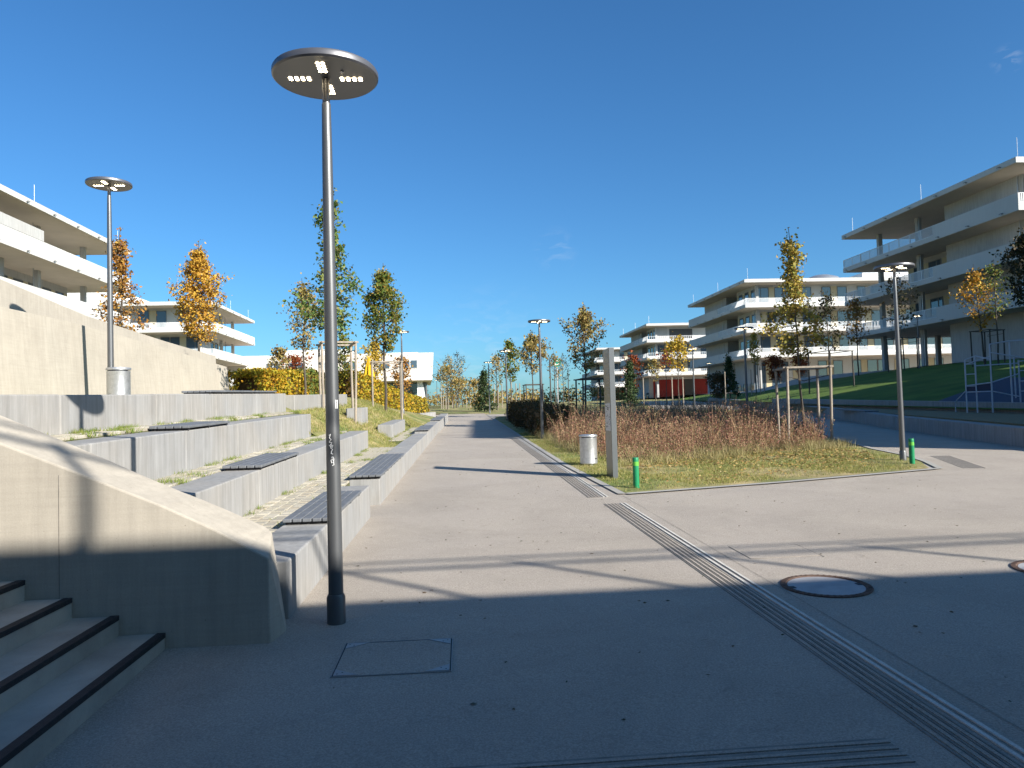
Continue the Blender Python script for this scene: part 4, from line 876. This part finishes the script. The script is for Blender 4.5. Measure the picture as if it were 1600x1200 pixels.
tree(PX(741, 72), 3.0, .1, 1.3, 'grey green bush left of the small fir on the far lawn', 'olive tan leaves', 700, .17, 22, .04, seed=25, shape='round', name='bush', cat='bush', clump=.2)
tree(PX(722, 92), 7.0, 3.2, 1.6, 'bare birch leaning right beyond the path bend', 'dark late leaves', 160, .14, 26, .06, seed=26, sparse=.5, lean=(-.6, 0))
tree(PX(708, 86), 6.3, 2.8, 1.6, 'bare birch left of the leaning one beyond the path bend', 'olive tan leaves', 230, .15, 26, .06, seed=27, sparse=.5, lean=(-.5, 0))
tree(PX(698, 80), 4.6, 1.2, 1.7, 'low olive tree beyond the path bend, beside the stone building', 'olive tan leaves', 900, .17, 24, .05, seed=28, sparse=.7, shape='round', clump=.22)
tree(PX(713, 88), 3.4, .8, 1.7, 'golden brown bush under the birches beyond the bend', 'olive tan leaves', 800, .2, 22, .05, seed=29, shape='round', name='bush', cat='bush', clump=.22)
# left
tree((-3.33, 22.3, hl(-3.33, 22.3)), 6.6, 2.35, .95, 'tallest green tree on the left, in a timber frame behind the foreground lamp', 'green leaves', 3300, .09, 40, .05, shape='leader', seed=30, clump=.12, sparse=.7)
cage((-3.3, 22.9, hl(-3.3, 22.9) - .05), 'tall timber frame round the tallest left tree', stake_m, .95, 2.1, .25)
tree((-2.68, 32.3, hl(-2.68, 32.3)), 6.3, 2.4, 1.12, 'full green brown tree in a timber frame by the far yellow hedge', 'green turning leaves', 4600, .10, 38, .06, seed=31, clump=.13, sparse=.75)
cage((-2.62, 32.4, hl(-2.62, 32.4) - .05), 'timber frame round the full green brown tree by the hedge', stake_m, 1.2, 2.1, .1)
tree((-5.5, 29.5, hl(-5.5, 29.5)), 4.6, 1.7, .78, 'small loose tree left of the tallest green tree, behind the top step', 'olive tan leaves', 1300, .10, 22, .045, seed=32, clump=.14)
tree((-7.6, 35, hl(-7.6, 35)), 2.5, .9, .6, 'small thin tree behind the yellow hedge before the stone building', 'olive tan leaves', 420, .12, 18, .04, seed=33, sparse=.6)
tree((-5.2, 38.5, hl(-5.2, 38.5)), 3.6, 1.0, .7, 'narrow green tree behind the tall timber frame', 'green turning leaves', 700, .12, 18, .04, seed=34)
tree((-5.0, 52, hl(-5, 52)), 5.0, 1.6, 1.2, 'yellow leaved tree behind the closed yellow parasol', 'yellow leaves', 1000, .15, 22, .05, seed=35)
tree((-3.6, 58, hl(-3.6, 58)), 4.4, 1.0, 1.1, 'orange brown tree in front of the glazed hall', 'orange brown leaves', 900, .15, 22, .05, seed=36, shape='round')
tree((-9.0, 46, hl(-9, 46)), 3.0, .5, 1.2, 'dark red bush behind the left yellow hedge', 'rust red leaves', 600, .15, 22, .04, seed=37, shape='round', name='bush', cat='bush')
tree((TX(312) * 34, 34, 3.3), 6.2, 1.5, 1.25, 'golden orange tree above the end of the rear cream wall', 'golden leaves', 6500, .10, 44, .06, seed=38, clump=.13)
tree((TX(190) * 26, 26, 3.2), 4.9, 1.1, .85, 'orange brown tree behind the left lamp, bare at its tip', 'orange brown leaves', 2300, .085, 40, .05, shape='leader', seed=39, clump=.10, sparse=.6)
# single stakes
def stake(px, d, h, label, m=stake_m, zf=None, lean=0.0):
    p = PX(px, d, zf); t = MB(p).tube([(p[0], p[1], p[2] - .3), (p[0] + lean, p[1], p[2] + h)], .05, 8).build('tree_stake', m, smooth=True); t.location = p
    return tag(t, label, 'tree stake', 'single tree stakes')
ORD = ['first', 'second', 'third', 'fourth', 'fifth', 'sixth', 'seventh']
for i, (px, d, h) in enumerate(((1174, 68, 2.4), (1188, 68, 2.4), (1194, 69, 2.4))): stake(px, d, h, '%s light stake from the left beside the little yellow olive tree' % ORD[i], zf=hr)
stake(1133, 66, 2.6, 'single light stake in front of the dark fir', zf=hr)
for i, px in enumerate((978, 1005, 1050, 1067)): stake(px, 66, 2.6, ORD[i] + ' light stake from the left among saplings before the red ground floor')
for i, px in enumerate((706, 712, 728, 734, 741, 748)): stake(px, 90, 2.6, ORD[i] + ' pale stake from the left among the birches beyond the path bend')
for i, px in enumerate((689, 692, 696, 700)): stake(px, 84, 2.6, ORD[i] + ' pale stake from the left beside the corner of the stone building')
for i, px in enumerate((772, 778, 784, 791, 799, 806, 812)): stake(px, 82, 2.6, ORD[i] + ' pale stake from the left among thin trees beyond the path edge lamp')
for i, (px, d) in enumerate(((860, 60), (872, 90), (888, 88))): stake(px, d, 4.2, ORD[i] + ' thin dark pole from the left behind the roundel sign', darkstake_m)

# ------------------------------------------------------------------ hedges, shrub bed, grass, fallen leaves
def hedge(label, pts, wdt, hgt, zf, leaf, n, ls, seed=0, bulge=.12, name='hedge'):
    t = thing(name, (pts[0][0], pts[0][1], zf(*pts[0])), label, 'hedge'); o = np.array(t.location)
    P = []; L = [math.dist(a, c) for a, c in zip(pts, pts[1:])]; tot = sum(L); core = MB(t.location); pts_ = [(p[0], p[1] + (.6 if i == 0 else -.6 if i == len(pts) - 1 else 0)) for i, p in enumerate(pts)]
    for (a, c), l in zip(zip(pts, pts[1:]), L):
        k = int(n * l / tot); u = RNG.uniform(0, 1, k); u = np.where(RNG.random(k) < .10, np.where(u < .5, RNG.normal(0, .012, k), 1 + RNG.normal(0, .012, k)), u); d = np.array([c[0] - a[0], c[1] - a[1]]) / l; nn = np.array([-d[1], d[0]])
        xy = np.array(a) + u[:, None] * l * d; s = RNG.uniform(-1, 1, k); v = RNG.uniform(0, 1, k); side = RNG.random(k) < .62
        s = np.where(side, np.sign(s) * RNG.uniform(.78, 1.05, k), s); v = np.where(side | (u < .02) | (u > .98), v, RNG.uniform(.86, 1.05, k))
        bump = 1 + bulge * np.sin(xy[:, 0] * 3.1 + xy[:, 1] * 2.3 + v * 4) + bulge * .6 * np.sin(xy[:, 1] * 7)
        xy = xy + nn * (s * wdt / 2 * bump * (1 - .15 * v))[:, None]; z = np.array([zf(*p) for p in xy]) + v * hgt * (1 + (bump - 1) * .5)
        P.append(np.column_stack([xy, z]))
        w2 = wdt * .36; a = pts_[pts.index(tuple(a))]; c = pts_[pts.index(tuple(c))]; Q = [(a[0] - nn[0] * w2, a[1] - nn[1] * w2), (c[0] - nn[0] * w2, c[1] - nn[1] * w2), (c[0] + nn[0] * w2, c[1] + nn[1] * w2), (a[0] + nn[0] * w2, a[1] + nn[1] * w2)]
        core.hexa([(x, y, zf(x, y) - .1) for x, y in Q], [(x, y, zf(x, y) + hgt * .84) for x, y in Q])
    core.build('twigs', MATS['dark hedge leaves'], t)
    P = np.vstack(P) - o; npmesh('foliage', leaves_np(P + RNG.normal(0, .02, P.shape), ls), 4, MATS[leaf], t); return t
zt4 = lambda x, y: g(y) + 1.62
hedge('bright yellow hedge on the upper terrace behind the top seating step', [(-6.75, 25.4), (-6.4, 28), (-6.1, 30.5)], 1.1, 1.0, zt4, 'yellow hedge leaves', 9500, .085)
hedge('greener darker stretch of hedge continuing behind the top step', [(-6.1, 30.6), (-6.0, 37)], 1.1, 1.0, lambda x, y: hl(x, y) + .1, 'green turning leaves', 5000, .09)
hedge('far yellow hedge beside the end of the path benches', [(-4.6, 34), (-3.9, 42), (-3.2, 52), (-2.2, 61)], 1.1, 1.15, lambda x, y: hl(x, y), 'yellow hedge leaves', 13000, .11)
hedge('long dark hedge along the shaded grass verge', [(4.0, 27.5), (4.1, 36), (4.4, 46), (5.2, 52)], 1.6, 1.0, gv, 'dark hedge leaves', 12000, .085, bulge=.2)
# shrub bed: dry red brown perennials
BED = [(3.3, 21.5), (4.0, 16.9), (5.4, 17.2), (7.0, 18.0), (9.7, 18.9), (10.9, 21.6), (12.6, 27.5), (16, 38), (15, 44), (6, 44), (3.6, 30)]
MB().add([(x, y, g(y) + .02) for x, y in BED], [tuple(range(len(BED)))]).build('planting_bed', bed_m, kind='structure')
leafmat('dry perennial stems', [(0.30, 0.15, 0.08), (0.42, 0.24, 0.13), (0.48, 0.33, 0.18), (0.22, 0.11, 0.07), (0.33, 0.30, 0.12)], trans=.2)
leafmat('dry seed heads', [(0.38, 0.17, 0.12), (0.46, 0.24, 0.17), (0.27, 0.12, 0.09), (0.52, 0.38, 0.22), (0.22, 0.22, 0.09)], trans=.3)
def sample(poly, n, dens=None):
    xs_, ys_ = [p[0] for p in poly], [p[1] for p in poly]; out = []
    while len(out) < n:
        x, y = random.uniform(min(xs_), max(xs_)), random.uniform(min(ys_), max(ys_))
        if inpoly(x, y, poly) and (dens is None or random.random() < dens(x, y)): out.append((x, y))
    return np.array(out)
def stems(name, label, pts, hmean, leafm, headm, cat):
    n = len(pts); hh = hmean * RNG.uniform(.4, 1.2, n) * (.84 + .38 * np.sin(pts[:, 0] * 1.7 + 1) * np.sin(pts[:, 1] * 1.3) + .16 * np.sin(pts[:, 0] * 4.1 + pts[:, 1] * 2.7)) * np.clip((pts[:, 1] - 15.8) / 3.6, .42, 1) * (1 + .3 * (RNG.random(n) < .04)); an = RNG.uniform(0, 6.283, n)
    z0 = np.array([g(y) for y in pts[:, 1]]); lean = RNG.normal(0, .24, (n, 2)) * hh[:, None]; wv = np.stack([np.cos(an), np.sin(an)], 1) * .0055 * (pts[:, 1:2] / 20)
    base = np.column_stack([pts, z0]); mid = base + np.column_stack([lean * .35, hh * .55]); top = base + np.column_stack([lean, hh]); W = np.column_stack([wv, np.zeros(n)])
    V = np.stack([base - W, base + W, mid + W * .8, mid - W * .8, mid - W * .8, mid + W * .8, top + W * .3, top - W * .3], 1).reshape(-1, 3)
    t = npmesh(name, V, 4, MATS[leafm], None, 'stuff'); tag(t, label, cat)
    k = 13; u = RNG.uniform(.30, 1.03, (n, k)); ang = RNG.uniform(0, 6.283, (n, k)); rad = (1.06 - u) * .22 * RNG.random((n, k)) + .012
    Pt = base[:, None, :] + np.concatenate([lean[:, None, :] * (u ** 1.5)[..., None], (hh[:, None] * u)[..., None]], 2); Pt[..., 0] += np.cos(ang) * rad; Pt[..., 1] += np.sin(ang) * rad
    h = npmesh('seed_heads', leaves_np(Pt.reshape(-1, 3), .030), 4, MATS[headm], t, 'stuff'); return t
dn = lambda x, y: (1.0 if y < 24 else .55 if y < 32 else .3) * (.35 + .65 * (math.sin(x * 2.6 + .8 * y) * math.sin(y * 2.1 - .6 * x) > -.25))
stems('shrub_bed', 'mass of dry red brown perennials and low shrubs filling the island bed', sample(BED, 8200, dn), .95, 'dry perennial stems', 'dry seed heads', 'shrub bed')
leafmat('olive grass tufts', [(0.36, 0.32, 0.12), (0.50, 0.40, 0.20), (0.26, 0.26, 0.08), (0.56, 0.45, 0.26)])
gp = sample([(3.2, 22), (3.6, 16.0), (5.4, 16.2), (7.2, 17.2), (10.3, 18.4), (11.0, 21), (9, 21), (6, 20), (4.6, 22), (4.2, 30), (3.1, 30)], 620, lambda x, y: .15 + .85 * max(0, math.sin(x * 2.3 + 1.1 * y) * math.sin(y * 1.9 - x * .7)))
tg = tufts('grass', [(x, y, g(y) + .02) for x, y in gp], MATS['olive grass tufts'], None, .08, .30, 24, .08, .005); tag(tg, 'loose tan and olive grass tufts along the front edge of the shrub bed', 'grass')
# island lawn blades and leaf litter
P = sample([(2.85, 12.2), (9.0, 13.95), (10.0, 16.4), (10.4, 18.5), (9.8, 19.3), (7.0, 18.6), (4.2, 17.2), (3.4, 22), (3.2, 30), (2.75, 30), (2.7, 17)], 7000, lambda x, y: .25 + .75 * (math.sin(x * 1.9 + .6 * y) * math.sin(y * 1.4 - .5 * x + 1) > -.15))
tu = tufts('grass', [(x, y, g(y) + .012) for x, y in P], grass_m, None, .02, .065, 8, .06, .0045); tag(tu, 'short autumn grass at the front of the island', 'grass')
P = [(x, y) for x, y in [(random.uniform(rowx(X4, 20), rowx(X1 - .5, 20)), random.uniform(16.3, 36)) for _ in range(4200)] if y > 19.3 or x < rowx(X3 + .02, y)]
tu = tufts('grass', [(x, y, hl(x, y) - .02) for x, y in P], grass_m, None, .03, .09, 10, .07, .006); tag(tu, 'grass on the sloping lawn beyond the ends of the seating steps', 'grass')
leafmat('fallen leaves', [(0.46, 0.30, 0.08), (0.36, 0.20, 0.06), (0.50, 0.38, 0.14), (0.26, 0.13, 0.05), (0.44, 0.36, 0.18)], trans=.1)
P = sample([(3.2, 12.6), (8.4, 14.2), (10.0, 17.4), (9.9, 19.0), (7.2, 18.5), (4.2, 17.4), (3.6, 15.5)], 3600, lambda x, y: .25 + .75 * max(0, math.sin(x * 1.3 + 1) * math.sin(y * 1.1 + .4)) if y < 15.5 else 1)
L = np.column_stack([P, [g(y) + random.uniform(.03, .07) for y in P[:, 1]]]); V = leaves_np(L, .055); V[:, 2] = (V[:, 2] - np.repeat(L[:, 2], 4)) * .35 + np.repeat(L[:, 2], 4)
tag(npmesh('fallen_leaves', V, 4, MATS['fallen leaves'], None, 'stuff'), 'yellow fallen leaves lying before the dry shrub bed', 'leaf litter')
P = np.array([(random.uniform(-1.0, 8), random.uniform(3.5, 22)) for _ in range(420)]); L = np.column_stack([P, [g(y) + .006 for y in P[:, 1]]]); V = leaves_np(L, .032); V[:, 2] = (V[:, 2] - np.repeat(L[:, 2], 4)) * .2 + np.repeat(L[:, 2], 4)
tag(npmesh('litter', V, 4, MATS['dark hedge leaves'], None, 'stuff'), 'scattered small leaves and crumbs on the pavement', 'leaf litter')
# far treeline seen low over the lawn
P = []
for k in range(60): x = -20 + k * 3.1 + random.uniform(-1, 1); P.append((x, 190 + random.uniform(-15, 25), random.uniform(2.5, 5.0)))
L = np.vstack([np.array([x, y, 2.9 + h * .5]) + RNG.normal(0, 1, (260, 3)) * np.array([1.8, 1.2, h * .28]) for x, y, h in P])
tag(npmesh('far_treeline', leaves_np(L, .55), 4, MATS['olive tan leaves'], None, 'stuff'), 'low far line of autumn trees along the horizon', 'treeline')

# ------------------------------------------------------------------ closed parasol and roundel sign
t = thing('parasol', (-4.35, 42, hl(-4.35, 42)), 'closed bright yellow parasol behind the far hedge', 'parasol')
MB().tube([(0, 0, 0), (0, 0, 2.65)], .03, 8).build('pole', galv_m, t)
b = MB(); prof = [(.40, .55), (.37, .9), (.27, 1.5), (.16, 2.1), (.06, 2.5), (.02, 2.6)]; n = 24
for i, (r_, z) in enumerate(prof):
    for j in range(n): a = 2 * math.pi * j / n; rr = r_ * (1 + (.28 if j % 3 == 0 else -.1)); b.v.append((rr * math.cos(a), rr * math.sin(a), z + (.06 if j % 3 else 0)))
for i in range(len(prof) - 1):
    for j in range(n): q = i * n; b.f.append((q + j, q + (j + 1) % n, q + n + (j + 1) % n, q + n + j))
b.build('canopy', yel_m, t)
t = thing('round_sign', (0, 0, 0), 'green roundel sign with white ring on a post across the far lawn', 'sign')
MB().tube([(0, 0, -.2), (0, 0, 5.0)], .05, 8).build('post', galv_m, t)
def disc(r, y0, y1, n=28): return MB().add([(r * math.cos(2 * math.pi * i / n), y, 4.6 + r * math.sin(2 * math.pi * i / n)) for y in (y0, y1) for i in range(n)], [tuple(range(n)), tuple(reversed(range(n, 2 * n)))] + [(i, (i + 1) % n, n + (i + 1) % n, n + i) for i in range(n)])
s = disc(.42, -.10, -.06).build('sign_disc', signg_m, t)
b = MB(); n = 24
for i in range(3, n - 1):
    a0, a1 = 2 * math.pi * i / n, 2 * math.pi * (i + 1) / n; P4 = [(.16 * math.cos(a0), .16 * math.sin(a0)), (.27 * math.cos(a0), .27 * math.sin(a0)), (.27 * math.cos(a1), .27 * math.sin(a1)), (.16 * math.cos(a1), .16 * math.sin(a1))]
    b.add([(x, -.103, 4.6 + z) for x, z in P4], [(0, 1, 2, 3)])
b.build('white_ring', whitep_m, s); t.location = PX(871, 78);
